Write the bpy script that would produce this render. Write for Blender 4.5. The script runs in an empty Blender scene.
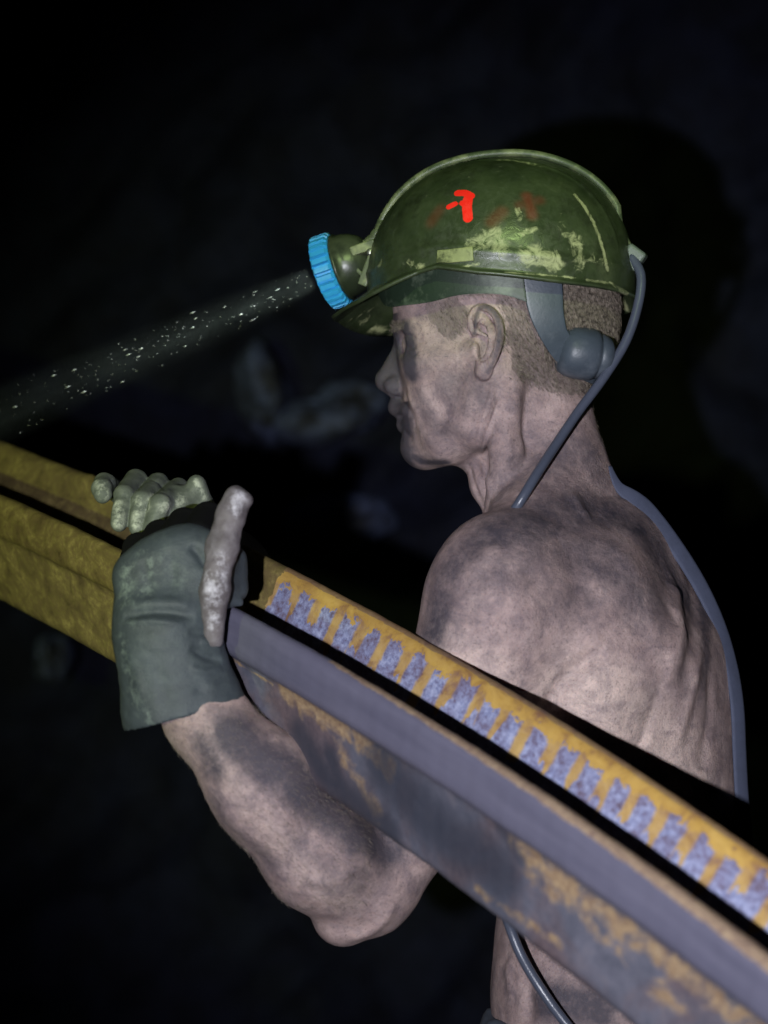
import bpy, bmesh, math, random
import numpy as np
from mathutils import Vector, Matrix
from mathutils.bvhtree import BVHTree
random.seed(7); RNG = np.random.default_rng(7)
RES = 1.0
C = bpy.context.scene.collection
FPX, CX, CY, CAMZ = 2420.0, 384.0, 512.0, 1.5
CAM = Vector((0, 0, CAMZ))

def P(px, py, Y):                       # the place at distance Y that is seen at (px, py)
    return np.array([(px - CX) / FPX * Y, Y, CAMZ + (CY - py) / FPX * Y])

# ------------------------------------------------------------------ helpers
def link(name, me, mat, parent=None):
    o = bpy.data.objects.new(name, me); C.objects.link(o)
    if mat is not None: me.materials.append(mat)
    if parent is not None: o.parent = parent
    return o
def empty(name, loc=(0, 0, 0)):
    o = bpy.data.objects.new(name, None); C.objects.link(o); o.location = loc
    o.empty_display_size = .02
    return o
def tag(o, label=None, cat=None, group=None, kind=None):
    if label: o['label'] = label
    if cat: o['category'] = cat
    if group: o['group'] = group
    if kind: o['kind'] = kind
    return o
def mesh_np(name, V, F, smooth=True):
    me = bpy.data.meshes.new(name)
    V = np.asarray(V, np.float32); F = np.asarray(F, np.int32)
    n = F.shape[1]
    me.vertices.add(len(V)); me.vertices.foreach_set('co', V.ravel())
    me.loops.add(F.size); me.loops.foreach_set('vertex_index', F.ravel())
    me.polygons.add(len(F)); me.polygons.foreach_set('loop_start', np.arange(0, F.size, n, dtype=np.int32))
    me.update(calc_edges=True); me.validate()
    if smooth: me.polygons.foreach_set('use_smooth', np.ones(len(me.polygons), bool))
    return me
def mesh_list(name, V, F, smooth=True):
    me = bpy.data.meshes.new(name); me.from_pydata([tuple(v) for v in V], [], [tuple(f) for f in F]); me.update()
    if smooth:
        for p in me.polygons: p.use_smooth = True
    return me
def catmull(pts, n):
    pts = [np.array(p, float) for p in pts]
    Q = [2 * pts[0] - pts[1]] + pts + [2 * pts[-1] - pts[-2]]
    out = []
    for i in range(1, len(Q) - 2):
        for k in range(n):
            t = k / n; a, b, c, d = Q[i - 1], Q[i], Q[i + 1], Q[i + 2]
            out.append(.5 * ((2 * b) + (c - a) * t + (2 * a - 5 * b + 4 * c - d) * t * t + (3 * b - a - 3 * c + d) * t ** 3))
    out.append(pts[-1]); return np.array(out)
def tube(name, path, r, mat, parent=None, seg=14, flat=None):
    """round or flattened tube along a path; r a number or a list; flat=(up vector, width, thickness)"""
    path = np.asarray(path, float); n = len(path)
    rr = np.interp(np.linspace(0, 1, n), np.linspace(0, 1, len(r)), r) if hasattr(r, '__len__') else np.full(n, r)
    T = np.gradient(path, axis=0); T /= np.linalg.norm(T, axis=1)[:, None]
    V = []; F = []
    up = np.array([0.3, -1, .2]) if flat is None else np.array(flat[0], float)
    for i in range(n):
        u = (flat[0][i] if (flat is not None and np.ndim(flat[0]) == 2) else up)
        a = u - T[i] * np.dot(u, T[i]); a /= np.linalg.norm(a); b = np.cross(T[i], a)
        for k in range(seg):
            th = 2 * math.pi * k / seg; c, s = math.cos(th), math.sin(th)
            if flat is None: off = (a * c + b * s) * rr[i]
            else:
                c2 = math.copysign(abs(c) ** .6, c); s2 = math.copysign(abs(s) ** .6, s)
                off = a * c2 * flat[2] * rr[i] + b * s2 * flat[1] * rr[i]
            V.append(path[i] + off)
    for i in range(n - 1):
        for k in range(seg):
            k2 = (k + 1) % seg
            F.append((i * seg + k, i * seg + k2, (i + 1) * seg + k2, (i + 1) * seg + k))
    F.append(tuple(range(seg - 1, -1, -1))); F.append(tuple((n - 1) * seg + k for k in range(seg)))
    return link(name, mesh_list(name, V, F), mat, parent)
def frame_of(axis):
    a = np.array(axis, float); a /= np.linalg.norm(a)
    h = np.array([0, 0, 1.]) if abs(a[2]) < .9 else np.array([1., 0, 0])
    b = np.cross(a, h); b /= np.linalg.norm(b); c = np.cross(b, a)
    return a, b, c
def lathe(name, origin, axis, prof, mat, parent=None, seg=64, mod=None, close=True):
    """prof: list of (distance along axis, radius)"""
    a, b, c = frame_of(axis); o = np.array(origin, float); V = []; F = []; n = len(prof)
    for i, (d, r) in enumerate(prof):
        for k in range(seg):
            th = 2 * math.pi * k / seg
            r2 = r if mod is None else r * mod(i, th)
            V.append(o + a * d + (b * math.cos(th) + c * math.sin(th)) * r2)
    for i in range(n - 1):
        for k in range(seg):
            k2 = (k + 1) % seg
            F.append((i * seg + k, (i + 1) * seg + k, (i + 1) * seg + k2, i * seg + k2))
    if close:
        F.append(tuple(range(seg))); F.append(tuple((n - 1) * seg + k for k in range(seg - 1, -1, -1)))
    return link(name, mesh_list(name, V, F), mat, parent)
def bevel(o, w=.001, s=2, angle=.6):
    m = o.modifiers.new('bevel', 'BEVEL'); m.width = w; m.segments = s; m.limit_method = 'ANGLE'; m.angle_limit = angle
    return o

# ------------------------------------------------------------------ signed distance modelling
def smin(a, b, k):
    if k <= 0: return np.minimum(a, b)
    h = np.maximum(k - np.abs(a - b), 0) / k
    return np.minimum(a, b) - h * h * (k * .25)
class Grid:
    def __init__(s, xs, ys, zs):
        s.ax = [np.asarray(a, np.float32) for a in (xs, ys, zs)]
        s.D = np.full([len(a) for a in s.ax], .03, np.float32)
    def sub(s, lo, hi):
        sl = []
        for a, l, h in zip(s.ax, lo, hi):
            i, j = np.searchsorted(a, l), np.searchsorted(a, h)
            if j <= i: return None, None
            sl.append(slice(i, j))
        g = [a[q] for a, q in zip(s.ax, sl)]
        return tuple(sl), (g[0][:, None, None], g[1][None, :, None], g[2][None, None, :])
    def put(s, lo, hi, fn, k, cut=False):
        m = k + .006
        sl, g = s.sub(np.array(lo) - m, np.array(hi) + m)
        if sl is None: return
        d = fn(*g)
        if cut: s.D[sl] = -smin(-s.D[sl], d, k)
        else: s.D[sl] = smin(s.D[sl], d, k)
    def ell(s, c, r, R=None, k=.01, cut=False):
        c = np.array(c, np.float32); r = np.array(r, np.float32)
        R = np.eye(3) if R is None else np.array(R)      # rows: the local axes
        ext = np.sqrt(((R * r[:, None]) ** 2).sum(0))
        def fn(x, y, z):
            q = [(R[i, 0] * (x - c[0]) + R[i, 1] * (y - c[1]) + R[i, 2] * (z - c[2])).astype(np.float32) / r[i] for i in range(3)]
            k0 = np.sqrt(q[0] ** 2 + q[1] ** 2 + q[2] ** 2)
            k1 = np.sqrt((q[0] / r[0]) ** 2 + (q[1] / r[1]) ** 2 + (q[2] / r[2]) ** 2) + 1e-9
            return k0 * (k0 - 1) / k1
        s.put(c - ext, c + ext, fn, k, cut)
    def cone(s, a, b, ra, rb, k=.01, cut=False):
        a = np.array(a, np.float32); b = np.array(b, np.float32); ab = b - a; L = float(ab @ ab) + 1e-12
        m = max(ra, rb)
        def fn(x, y, z):
            h = ((x - a[0]) * ab[0] + (y - a[1]) * ab[1] + (z - a[2]) * ab[2]) / L
            h = np.clip(h, 0, 1)
            return np.sqrt((x - a[0] - h * ab[0]) ** 2 + (y - a[1] - h * ab[1]) ** 2 + (z - a[2] - h * ab[2]) ** 2) - (ra + (rb - ra) * h)
        s.put(np.minimum(a, b) - m, np.maximum(a, b) + m, fn, k, cut)
    def chain(s, pts, rs, k=.01, own=None, cut=False):
        """a chain of tapered links"""
        for i in range(len(pts) - 1): s.cone(pts[i], pts[i + 1], rs[i], rs[i + 1], k if (i == 0 or own is None) else own, cut)
    def mesh(s):
        D = s.D; I = (D < 0)
        A = np.zeros([n - 1 for n in D.shape], np.uint8)
        off = [(i, j, k) for i in (0, 1) for j in (0, 1) for k in (0, 1)]
        n = A.shape
        for i, j, k in off: A += I[i:i + n[0], j:j + n[1], k:k + n[2]]
        flat = np.flatnonzero((A > 0) & (A < 8)); idx = np.stack(np.unravel_index(flat, n), 1)
        val = {o: D[idx[:, 0] + o[0], idx[:, 1] + o[1], idx[:, 2] + o[2]] for o in off}
        S = np.zeros((len(idx), 3)); N = np.zeros(len(idx))
        for o in off:
            for ax in range(3):
                if o[ax]: continue
                p = list(o); p[ax] = 1; p = tuple(p); a, b = val[o], val[p]
                m = (a < 0) != (b < 0); t = a[m] / (a[m] - b[m])
                pos = np.tile(np.array(o, float), (m.sum(), 1)); pos[:, ax] = t
                S[m] += pos; N[m] += 1
        fi = idx + S / N[:, None]
        V = np.stack([np.interp(fi[:, a], np.arange(len(s.ax[a])), s.ax[a]) for a in range(3)], 1)
        F = []
        for ax in range(3):
            u, v = (ax + 1) % 3, (ax + 2) % 3
            sa = [slice(1, -1)] * 3; sb = [slice(1, -1)] * 3; sa[ax] = slice(0, -1); sb[ax] = slice(1, None)
            a, b = I[tuple(sa)], I[tuple(sb)]
            e = np.argwhere(a != b); pos = a[e[:, 0], e[:, 1], e[:, 2]]
            e = e + 1; e[:, ax] -= 1
            q = []
            for du, dv in ((0, 0), (-1, 0), (-1, -1), (0, -1)):
                c = e.copy(); c[:, u] += du; c[:, v] += dv
                q.append(np.searchsorted(flat, np.ravel_multi_index(c.T, n)))
            q = np.stack(q, 1); q[~pos] = q[~pos][:, ::-1]; F.append(q)
        F = np.concatenate(F); used = np.zeros(len(V), bool); used[F.ravel()] = True
        new = np.cumsum(used) - 1
        return V[used], new[F]
def normals(V, F):
    n = np.cross(V[F[:, 2]] - V[F[:, 0]], V[F[:, 3]] - V[F[:, 1]]); N = np.zeros_like(V)
    for i in range(4): 
        for c in range(3): N[:, c] += np.bincount(F[:, i], n[:, c], len(V))
    return N / (np.linalg.norm(N, axis=1)[:, None] + 1e-12)
def relax(V, F, it=1, w=.5):
    for _ in range(it):
        S = np.zeros_like(V); n = np.zeros(len(V))
        for i in range(4):
            j = (i + 1) % 4
            for a, b in ((i, j), (j, i)):
                n += np.bincount(F[:, a], minlength=len(V))
                for c in range(3): S[:, c] += np.bincount(F[:, a], V[F[:, b], c], len(V))
        V = V * (1 - w) + w * S / n[:, None]
    return V
class Sculpt:
    """brushes over a finished surface"""
    def __init__(s, V, F):
        s.V, s.F = V, F; s.N = normals(V, F); s.bvh()
        s.attr = {}
    def bvh(s): s.T = BVHTree.FromPolygons([tuple(v) for v in s.V], [tuple(f) for f in s.F])
    def hit(s, px, py, off=0.0):
        d = Vector(P(px, py, 1.0)) - CAM; d.normalize()
        loc, nor, i, dist = s.T.ray_cast(CAM, d)
        if loc is None: return None
        if nor.dot(d) > 0: nor = -nor
        return np.array(loc + nor * off)
    def dist(s, pts3):
        pts3 = np.array(pts3); lo, hi = pts3.min(0) - s.rad * 3, pts3.max(0) + s.rad * 3
        m = np.flatnonzero(((s.V > lo) & (s.V < hi)).all(1)); Q = s.V[m]; best = np.full(len(m), 9.)
        tt = np.zeros(len(m))
        if len(pts3) == 1: return m, np.linalg.norm(Q - pts3[0], axis=1), tt
        for i in range(len(pts3) - 1):
            a, b = pts3[i], pts3[i + 1]; ab = b - a; h = np.clip((Q - a) @ ab / (ab @ ab + 1e-12), 0, 1)
            d = np.linalg.norm(Q - a - h[:, None] * ab, axis=1)
            u = d < best; best[u] = d[u]; tt[u] = (i + h[u]) / (len(pts3) - 1)
        return m, best, tt
    def brush(s, pts, rad, amp, taper=True, smooth=4):
        """pts in photo pixels, rad in px, amp in mm along the surface normal"""
        q = [s.hit(*p[:2]) for p in (catmull(pts, smooth) if len(pts) > 2 else pts)]
        q = [p for p in q if p is not None]
        if not q: return
        s.rad = rad / FPX * 2.1
        m, d, t = s.dist(q)
        w = np.exp(-(d / s.rad) ** 2)
        if taper and len(q) > 1: w *= np.clip(np.minimum(t, 1 - t) * 4, 0.0, 1) ** .5
        s.V[m] += s.N[m] * (w * amp * .001)[:, None]
    def paint(s, name, pts, rad, val=1.0, smooth=4):
        q = [s.hit(*p[:2]) for p in (catmull(pts, smooth) if len(pts) > 2 else pts)]
        q = [p for p in q if p is not None]
        if not q: return
        s.rad = rad / FPX * 2.1
        m, d, t = s.dist(q); A = s.attr.setdefault(name, np.zeros(len(s.V), np.float32))
        A[m] = np.maximum(A[m], val * np.exp(-(d / s.rad) ** 3))
    def build(s, name, mat, parent=None):
        me = mesh_np(name, s.V, s.F)
        for k, v in s.attr.items():
            a = me.attributes.new(k, 'FLOAT', 'POINT'); a.data.foreach_set('value', v.astype(np.float32))
        return link(name, me, mat, parent)
def axis(lo, hi, coarse, fine=()):
    """grid coordinates; fine: (lo, hi, step)"""
    out = [lo]; 
    while out[-1] < hi:
        st = coarse
        for a, b, f in fine:
            if a <= out[-1] <= b: st = min(st, f)
            else:
                gap = min(abs(out[-1] - a), abs(out[-1] - b)); st = min(st, f + gap * .15)
        out.append(out[-1] + st / RES)
    return np.array(out)
def smooth_noise(V, scale, seed):
    r = np.random.default_rng(seed); s = np.zeros(len(V))
    for i in range(7):
        k = r.normal(size=3); k *= scale / np.linalg.norm(k) * r.uniform(.6, 1.6)
        s += np.sin(V @ k + r.uniform(0, 6.28))
    return s / 3.5

# ------------------------------------------------------------------ materials
class M:
    def __init__(s, name):
        s.m = bpy.data.materials.new(name); s.m.use_nodes = True; s.t = s.m.node_tree
        s.t.nodes.clear(); s.out = s.n('ShaderNodeOutputMaterial'); s.b = s.n('ShaderNodeBsdfPrincipled')
        s.t.links.new(s.b.outputs[0], s.out.inputs[0]); s.tc = s.n('ShaderNodeTexCoord')
    def n(s, typ, **kw):
        o = s.t.nodes.new(typ)
        for k, v in kw.items(): setattr(o, k, v)
        return o
    def l(s, a, b): s.t.links.new(a, b)
    def set(s, **kw):
        for k, v in kw.items():
            i = s.b.inputs[k.replace('_', ' ')]
            if hasattr(v, 'is_output') or hasattr(v, 'links'): s.l(v, i)
            else: i.default_value = (*v, 1) if (i.type == 'RGBA' and len(v) == 3) else v
        return s
    def vec(s, scale=(1, 1, 1), rot=(0, 0, 0), src=None):
        m = s.n('ShaderNodeMapping'); m.inputs['Scale'].default_value = scale; m.inputs['Rotation'].default_value = rot
        s.l(src or s.tc.outputs['Object'], m.inputs[0]); return m.outputs[0]
    def noise(s, scale, detail=5, rough=.6, vec=None, dist=0):
        o = s.n('ShaderNodeTexNoise'); o.inputs['Scale'].default_value = scale; o.inputs['Detail'].default_value = detail
        o.inputs['Roughness'].default_value = rough; o.inputs['Distortion'].default_value = dist
        s.l(vec or s.tc.outputs['Object'], o.inputs['Vector']); return o.outputs['Fac']
    def ramp(s, f, stops):
        o = s.n('ShaderNodeValToRGB'); e = o.color_ramp.elements
        while len(e) < len(stops): e.new(.5)
        for q, (p, c) in zip(e, stops): q.position = p; q.color = (*c, 1) if hasattr(c, '__len__') else (c, c, c, 1)
        s.l(f, o.inputs[0]); return o.outputs[0]
    def mix(s, f, a, b, mode='MIX'):
        o = s.n('ShaderNodeMix', data_type='RGBA', blend_type=mode)
        for v, i in ((f, o.inputs[0]), (a, o.inputs[6]), (b, o.inputs[7])):
            if hasattr(v, 'links'): s.l(v, i)
            else: i.default_value = v if i.type == 'VALUE' else (*v, 1)
        return o.outputs[2]
    def math(s, op, a, b=0.0, clamp=False):
        o = s.n('ShaderNodeMath', operation=op); o.use_clamp = clamp
        for v, i in ((a, o.inputs[0]), (b, o.inputs[1])):
            if hasattr(v, 'links'): s.l(v, i)
            else: i.default_value = v
        return o.outputs[0]
    def attr(s, name):
        o = s.n('ShaderNodeAttribute'); o.attribute_name = name; return o.outputs['Fac']
    def bump(s, h, strength=.3, dist=.001):
        o = s.n('ShaderNodeBump'); o.inputs['Strength'].default_value = strength; o.inputs['Distance'].default_value = dist
        s.l(h, o.inputs['Height']); s.l(o.outputs[0], s.b.inputs['Normal']); return s

def simple(name, col, rough=.6, metal=0, nscale=60, var=.35, bump=.2, dirt_shade=None, spec=.5):
    m = M(name); f = m.noise(nscale, 6, .65)
    c = m.mix(f, tuple(x * (1 - var) for x in col), tuple(min(1, x * (1 + var)) for x in col))
    if dirt_shade is not None:
        g = m.ramp(m.noise(nscale * .35, 8, .7), [(.48, 0), (.62, 1)]); c = m.mix(g, c, dirt_shade)
    m.set(Base_Color=c, Roughness=rough, Metallic=metal, Specular_IOR_Level=spec).bump(m.noise(nscale * 6, 4), bump)
    return m.m

# ------------------------------------------------------------------ the miner's body
TH = math.radians(15)
HX0, HY0 = (492 - CX) / FPX * 2.2, 2.2
HF = np.array([-math.cos(TH), math.sin(TH), 0]); HS = np.array([-math.sin(TH), -math.cos(TH), 0]); HU = np.array([0, 0, 1.])
HR = np.array([HF, HS, HU])
def HP(px, py, s=0.0):                  # on the head: seen at (px, py), s metres towards the near side
    q = (px - CX) / FPX
    f = (HX0 - s * math.sin(TH) - q * (HY0 - s * math.cos(TH))) / (math.cos(TH) + q * math.sin(TH))
    Y = HY0 + f * math.sin(TH) - s * math.cos(TH)
    return np.array([HX0 - f * math.cos(TH) - s * math.sin(TH), Y, CAMZ + (CY - py) / FPX * Y])
def HL(f, s, z): return np.array([HX0, HY0, 0]) + HF * f + HS * s + HU * z
def to_head(V):
    d = V - np.array([HX0, HY0, 0]); return d @ HF, d @ HS, V[:, 2]
T2 = math.radians(22)
BR = np.array([[-math.cos(T2), math.sin(T2), 0], [-math.sin(T2), -math.cos(T2), 0], [0, 0, 1.]])
def yaw(deg, roll=0):
    t = math.radians(deg); r = math.radians(roll)
    A = np.array([[-math.cos(t), math.sin(t), 0], [-math.sin(t), -math.cos(t), 0], [0, 0, 1.]])
    # roll tips the forward axis downwards
    Q = np.array([[math.cos(r), 0, -math.sin(r)], [0, 1, 0], [math.sin(r), 0, math.cos(r)]])
    return Q @ A
xs = axis(-.24, .40, .0030, [(-.012, .205, .0011)])
ys = axis(1.90, 2.56, .0032, [(2.095, 2.20, .0013)])
zs = axis(.86, 1.84, .0030, [(1.535, 1.735, .0011)])
g = Grid(xs, ys, zs)
# torso
g.ell(P(601, 690, 2.22), (.110, .148, .17), BR, 0)
g.ell(P(570, 604, 2.205), (.080, .150, .078), yaw(22, 24), .05)
g.ell(P(624, 860, 2.21), (.104, .142, .19), BR, .06)
g.ell(P(625, 1010, 2.20), (.108, .155, .13), BR, .05)
g.cone(P(560, 474, 2.20), P(594, 575, 2.20), .032, .066, .04)
for sgn, Yn in ((1, 2.09), (-1, 2.33)):
    g.cone(P(550, 478, 2.2 - sgn * .02), P(522 + (60 if sgn < 0 else 0), 560, Yn), .034, .040, .045)
g.ell(P(618, 640, 2.115), (.052, .045, .072), yaw(22, -8), .07)            # shoulder blade mass
g.ell(P(652, 655, 2.22), (.048, .075, .090), BR, .06)
g.ell(P(560, 690, 2.09), (.06, .05, .10), yaw(22), .04)                   # lat under the arm
# near arm
g.ell(P(494, 608, 2.06), (.050, .050, .074), yaw(22, 6), .035)
g.chain([P(492, 608, 2.06), P(460, 700, 2.06), P(420, 800, 2.06), P(380, 872, 2.05)], [.053, .050, .046, .040], .03, .02)
g.cone(P(358, 900, 2.04), P(341, 920, 2.035), .032, .022, .02)
g.chain([P(362, 888, 2.04), P(320, 855, 2.012), P(264, 786, 1.988), P(204, 715, 1.984), P(184, 668, 1.985)], [.038, .044, .043, .031, .023], .02, .02)
g.cone(P(184, 668, 1.985), P(172, 620, 1.988), .021, .018, .01)
# far arm
g.ell(P(615, 620, 2.34), (.048, .050, .068), yaw(22), .04)
g.chain([P(608, 628, 2.345), P(570, 700, 2.35), P(490, 775, 2.32)], [.054, .046, .040], .03, .02)
g.chain([P(490, 775, 2.32), P(400, 712, 2.29), P(290, 632, 2.265), P(228, 580, 2.245)], [.040, .044, .034, .026], .02, .02)
# neck
g.cone(P(525, 385, 2.2), P(548, 505, 2.2), .052, .052, .02)
g.cone(P(543, 392, 2.2), P(553, 470, 2.2), .036, .034, .02)
# head
g.ell(HP(502, 283), (.101, .078, .092), HR, .03)
g.ell(HP(528, 322), (.074, .066, .056), HR, .02)
g.ell(HP(452, 350), (.049, .060, .072), HR, .02)
g.cone(HP(443, 295), HP(430, 320), .046, .027, .015)                           # forehead
for s in (1, -1):
    jaw = [HP(487, 372, .056 * s), HP(476, 424, .047 * s), HP(448, 444, .030 * s), HP(424, 449, .008 * s)]
    g.chain(jaw, [.018, .017, .014, .013], .02, .016)
    g.ell(HP(452, 400, .036 * s), (.036, .022, .042), HR, .02)
    g.ell(HP(428, 366, .047 * s), (.022, .011, .012), HR, .014)
    g.cone(HP(430, 364, .050 * s), HP(475, 352, .066 * s), .009, .007, .014)
    g.cone(HP(404, 330, .006 * s), HP(418, 327, .040 * s), .0075, .0075, .010)
g.cone(HP(432, 436), HP(470, 436), .024, .026, .02)
g.ell(HP(426, 410), (.021, .033, .030), HR, .010)
g.ell(HP(420.5, 449), (.0145, .018, .0135), HR, .010)
for s in (1, -1):
    g.ell(HP(401, 344, .031 * s), (.008, .013, .0085), HR, .010, cut=True)
    g.ell(HP(414.5, 344, .029 * s), (.0118, .0125, .0112), HR, .003)
# nose
g.cone(HP(405.5, 340), HP(386.5, 377), .0068, .0085, .008)
g.cone(HP(411, 350), HP(397, 383), .010, .0125, .008)
g.ell(HP(385.5, 380.5), (.0098, .0098, .0098), HR, .004)
g.cone(HP(385, 384), HP(398, 396), .0048, .0050, .004)
for s in (1, -1):
    g.ell(HP(396, 386, .0125 * s), (.0110, .0068, .0085), HR, .004)
    g.ell(HP(392.5, 394, .0085 * s), (.0048, .0034, .0036), HR, .002, cut=True)
# mouth
g.cone(HP(401, 398), HP(400, 406), .0070, .0090, .005)
for s in (1, -1):
    g.cone(HP(399, 408, .0), HP(408, 411, .021 * s), .0088, .0050, .004)
    g.cone(HP(406, 424.5, .0), HP(412, 422.5, .019 * s), .0085, .0048, .003)
    g.cone(HP(391, 416.5, .0), HP(411, 416.5, .027 * s), .0024, .0016, .003, cut=True)
# throat and tendons
g.cone(HP(482, 454), P(500, 508, 2.2), .019, .014, .012)
g.ell(P(484, 486, 2.195), (.012, .016, .014), HR, .010)
g.chain([HP(508, 384, .055), P(506, 450, 2.135), P(492, 522, 2.15)], [.012, .012, .009], .016, .01)
g.chain([HP(508, 384, -.055), P(520, 450, 2.255), P(505, 522, 2.25)], [.012, .012, .009], .016, .01)
# ears
for s in (1, -1):
    def E(px, py, o=0.0): # a point of the ear, seen on the near ear at (px, py); o = how far it stands out
        p = HP(px, py, .0730 + o + (px - 473) * .00030)
        if s < 0:
            d = p - np.array([HX0, HY0, 0]); p = p - 2 * HS * (d @ HS)
        return p
    g.chain([E(480, 318, -.002), E(488, 335, -.002), E(486, 355, -.003), E(482, 372, -.002)], [.0075, .0095, .0075, .0060], .004, .004)
    g.ell(E(483, 341, .0015), (.0075, .010, .019), HR, .003, cut=True)
    rim = [E(474, 333, -.003), E(470.5, 322, 0), E(474, 311.5, .001), E(482.5, 307.5, .002), E(491.5, 311, .003), E(498, 321, .004), E(500, 333, .004), E(498, 346, .003), E(494, 358, .001), E(489, 369, -.001)]
    g.chain(catmull(rim, 3), [.0034] * 40, .0015, .001)
    g.chain(catmull([E(481, 321, -.001), E(489, 327, .002), E(491, 341, .002), E(488, 354, .000), E(483, 361, -.002)], 3), [.0026] * 30, .002, .001)
    g.ell(E(484.5, 371, -.001), (.0065, .0045, .0085), HR, .003)
    g.ell(E(475, 350, .000), (.0036, .004, .0060), HR, .003)
    g.cone(E(472, 352, -.004), E(474, 360, -.003), .004, .003, .004)
    g.cone(E(476, 331, -.001), E(486, 336, -.003), .0020, .0016, .002)
V, F = g.mesh(); V = relax(V, F, 1, .4)
del g
pw_ = np.clip((V[:, 0] / V[:, 1] * FPX + CX - 600) / 90, 0, 1); pw_ = pw_ * pw_ * (3 - 2 * pw_)   # the upper back rounds off towards the neck
V[:, 0] -= pw_ * .0225 * np.exp(-((V[:, 2] - P(0, 570, 2.2)[2]) / .050) ** 2)
b = Sculpt(V, F)
B = b.brush
# creases, tendons and muscle edges as the flash shows them
B([(401, 400), (407, 408), (413, 417), (416, 428)], 3.2, -2.2); B([(408, 398), (415, 407), (420, 420)], 5, 1.2)
B([(405, 346), (411, 348), (417, 346)], 1.6, -1.0); B([(403, 336), (410, 335), (417, 339)], 1.8, -1.2)
B([(404, 352), (412, 355), (419, 352)], 2.2, -.8); B([(418, 338), (424, 334)], 1.5, -.6); B([(418, 343), (425, 343)], 1.3, -.5)
B([(425, 385), (440, 400), (452, 418)], 8, -1.2); B([(440, 420), (455, 428), (470, 420)], 7, 1.0)
B([(494, 380), (490, 400), (481, 425), (478, 445)], 3.2, -2.2); B([(500, 398), (494, 415), (485, 440), (480, 460)], 2.6, 2.0)
B([(468, 462), (474, 485), (486, 514)], 3.5, -1.8); B([(480, 455), (488, 480), (494, 510)], 5, 2.2)
B([(505, 400), (515, 430), (518, 470)], 9, -1.6)
B([(393, 393), (399, 390), (400, 383), (397, 378)], 1.5, -1.0)
B([(404, 431), (409, 437), (413, 440)], 3, -1.4); B([(409, 414), (413, 419)], 2.2, -1.2)
B([(552, 702), (566, 680), (585, 662), (606, 650)], 8, -6); B([(545, 712), (556, 694)], 7, -6)
B([(600, 640), (625, 628), (650, 622)], 14, -2.2)
B([(660, 560), (674, 590), (680, 625), (674, 660), (662, 690)], 12, 3.2); B([(688, 570), (695, 610), (692, 650), (680, 690)], 11, -3.2)
B([(672, 592), (674, 612)], 9, 3.5, False)
B([(702, 650), (690, 700), (675, 750)], 9, 2.4); B([(668, 665), (660, 710), (650, 740)], 13, -2.2); B([(712, 660), (708, 720), (700, 770)], 10, -2)
B([(500, 545), (480, 560), (458, 590)], 9, 1.5); B([(520, 560), (545, 600), (550, 650)], 16, -2.2); B([(560, 540), (600, 545), (640, 570)], 14, 2.2)
B([(575, 500), (582, 512)], 9, 3, False)
B([(205, 745), (255, 800), (310, 870), (345, 905)], 10, 1.8); B([(232, 735), (290, 800), (350, 850)], 10, -1.6)
B([(325, 915), (350, 930), (380, 915)], 9, -1.6); B([(350, 940), (375, 930), (395, 905)], 6, 2)
B([(300, 880), (335, 880), (370, 860)], 5, 1.3); B([(215, 760), (240, 770), (262, 800), (290, 820)], 3, 1.0)
B([(520, 960), (528, 990), (530, 1024)], 8, -3); B([(508, 960), (512, 1000)], 8, 2)
b.bvh(); b.N = normals(b.V, b.F)
n1 = smooth_noise(b.V, 260, 3) * .00022 + smooth_noise(b.V, 120, 4) * .0004
hf, hs, hz = to_head(b.V)
n1[(hz > 1.62) & (np.abs(hf) < .15)] *= .35
b.V += b.N * n1[:, None]
# where hair grows: outline in (forward, height) on the head
def inpoly(x, y, poly):
    poly = np.array(poly); r = np.zeros(len(x), bool); j = len(poly) - 1
    for i in range(len(poly)):
        xi, yi = poly[i]; xj, yj = poly[j]
        c = ((yi > y) != (yj > y)) & (x < (xj - xi) * (y - yi) / (yj - yi + 1e-12) + xi); r ^= c; j = i
    return r
def hf_of(px, py, s):
    p = HP(px, py, s); d = p - np.array([HX0, HY0, 0]); return (d @ HF, p[2])
hairpoly = [hf_of(*q) for q in [(424, 296, .06), (430, 318, .065), (438, 333, .068), (449, 341, .07), (458, 332, .072), (468, 318, .075), (474, 304, .077), (498, 303, .078), (506, 320, .076), (506, 345, .072), (512, 368, .066),
            (530, 385, .055), (560, 392, .04), (640, 392, 0), (640, 150, 0), (428, 150, .06)]]
hf, hs, hz = to_head(b.V)
hw = smooth_noise(b.V, 700, 77) * .0022; hw2 = smooth_noise(b.V, 520, 78) * .0022
hm = inpoly(hf + hw, hz + hw2, hairpoly) & (hz > 1.55)
ear = (np.abs(hs) > .0735) & (hz < 1.69) & (hf > -.02)
hairA = (hm & ~ear).astype(np.float32)
b.attr['hair'] = hairA
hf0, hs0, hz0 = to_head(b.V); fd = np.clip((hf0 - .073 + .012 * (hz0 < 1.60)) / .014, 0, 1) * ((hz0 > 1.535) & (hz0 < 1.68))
b.attr['dirt_shade'] = (fd * 1.05).astype(np.float32)
b.paint('dirt_shade', [(408, 455), (425, 462), (445, 462)], 7, .75)
b.paint('dirt_shade', [(404, 330), (408, 345), (410, 372)], 12, .95); b.paint('dirt_shade', [(450, 385), (468, 405), (480, 390)], 20, .35)  # first stroke paints the eye socket's shade into the skin
b.paint('dirt_shade', [(418, 395), (426, 412), (440, 427), (460, 430)], 10, .4)
b.paint('dirt_shade', [(474, 333), (480, 308), (495, 312), (500, 333), (495, 358), (488, 372)], 3, .55); b.paint('dirt_shade', [(483, 330), (484, 350)], 4, .3)
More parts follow.
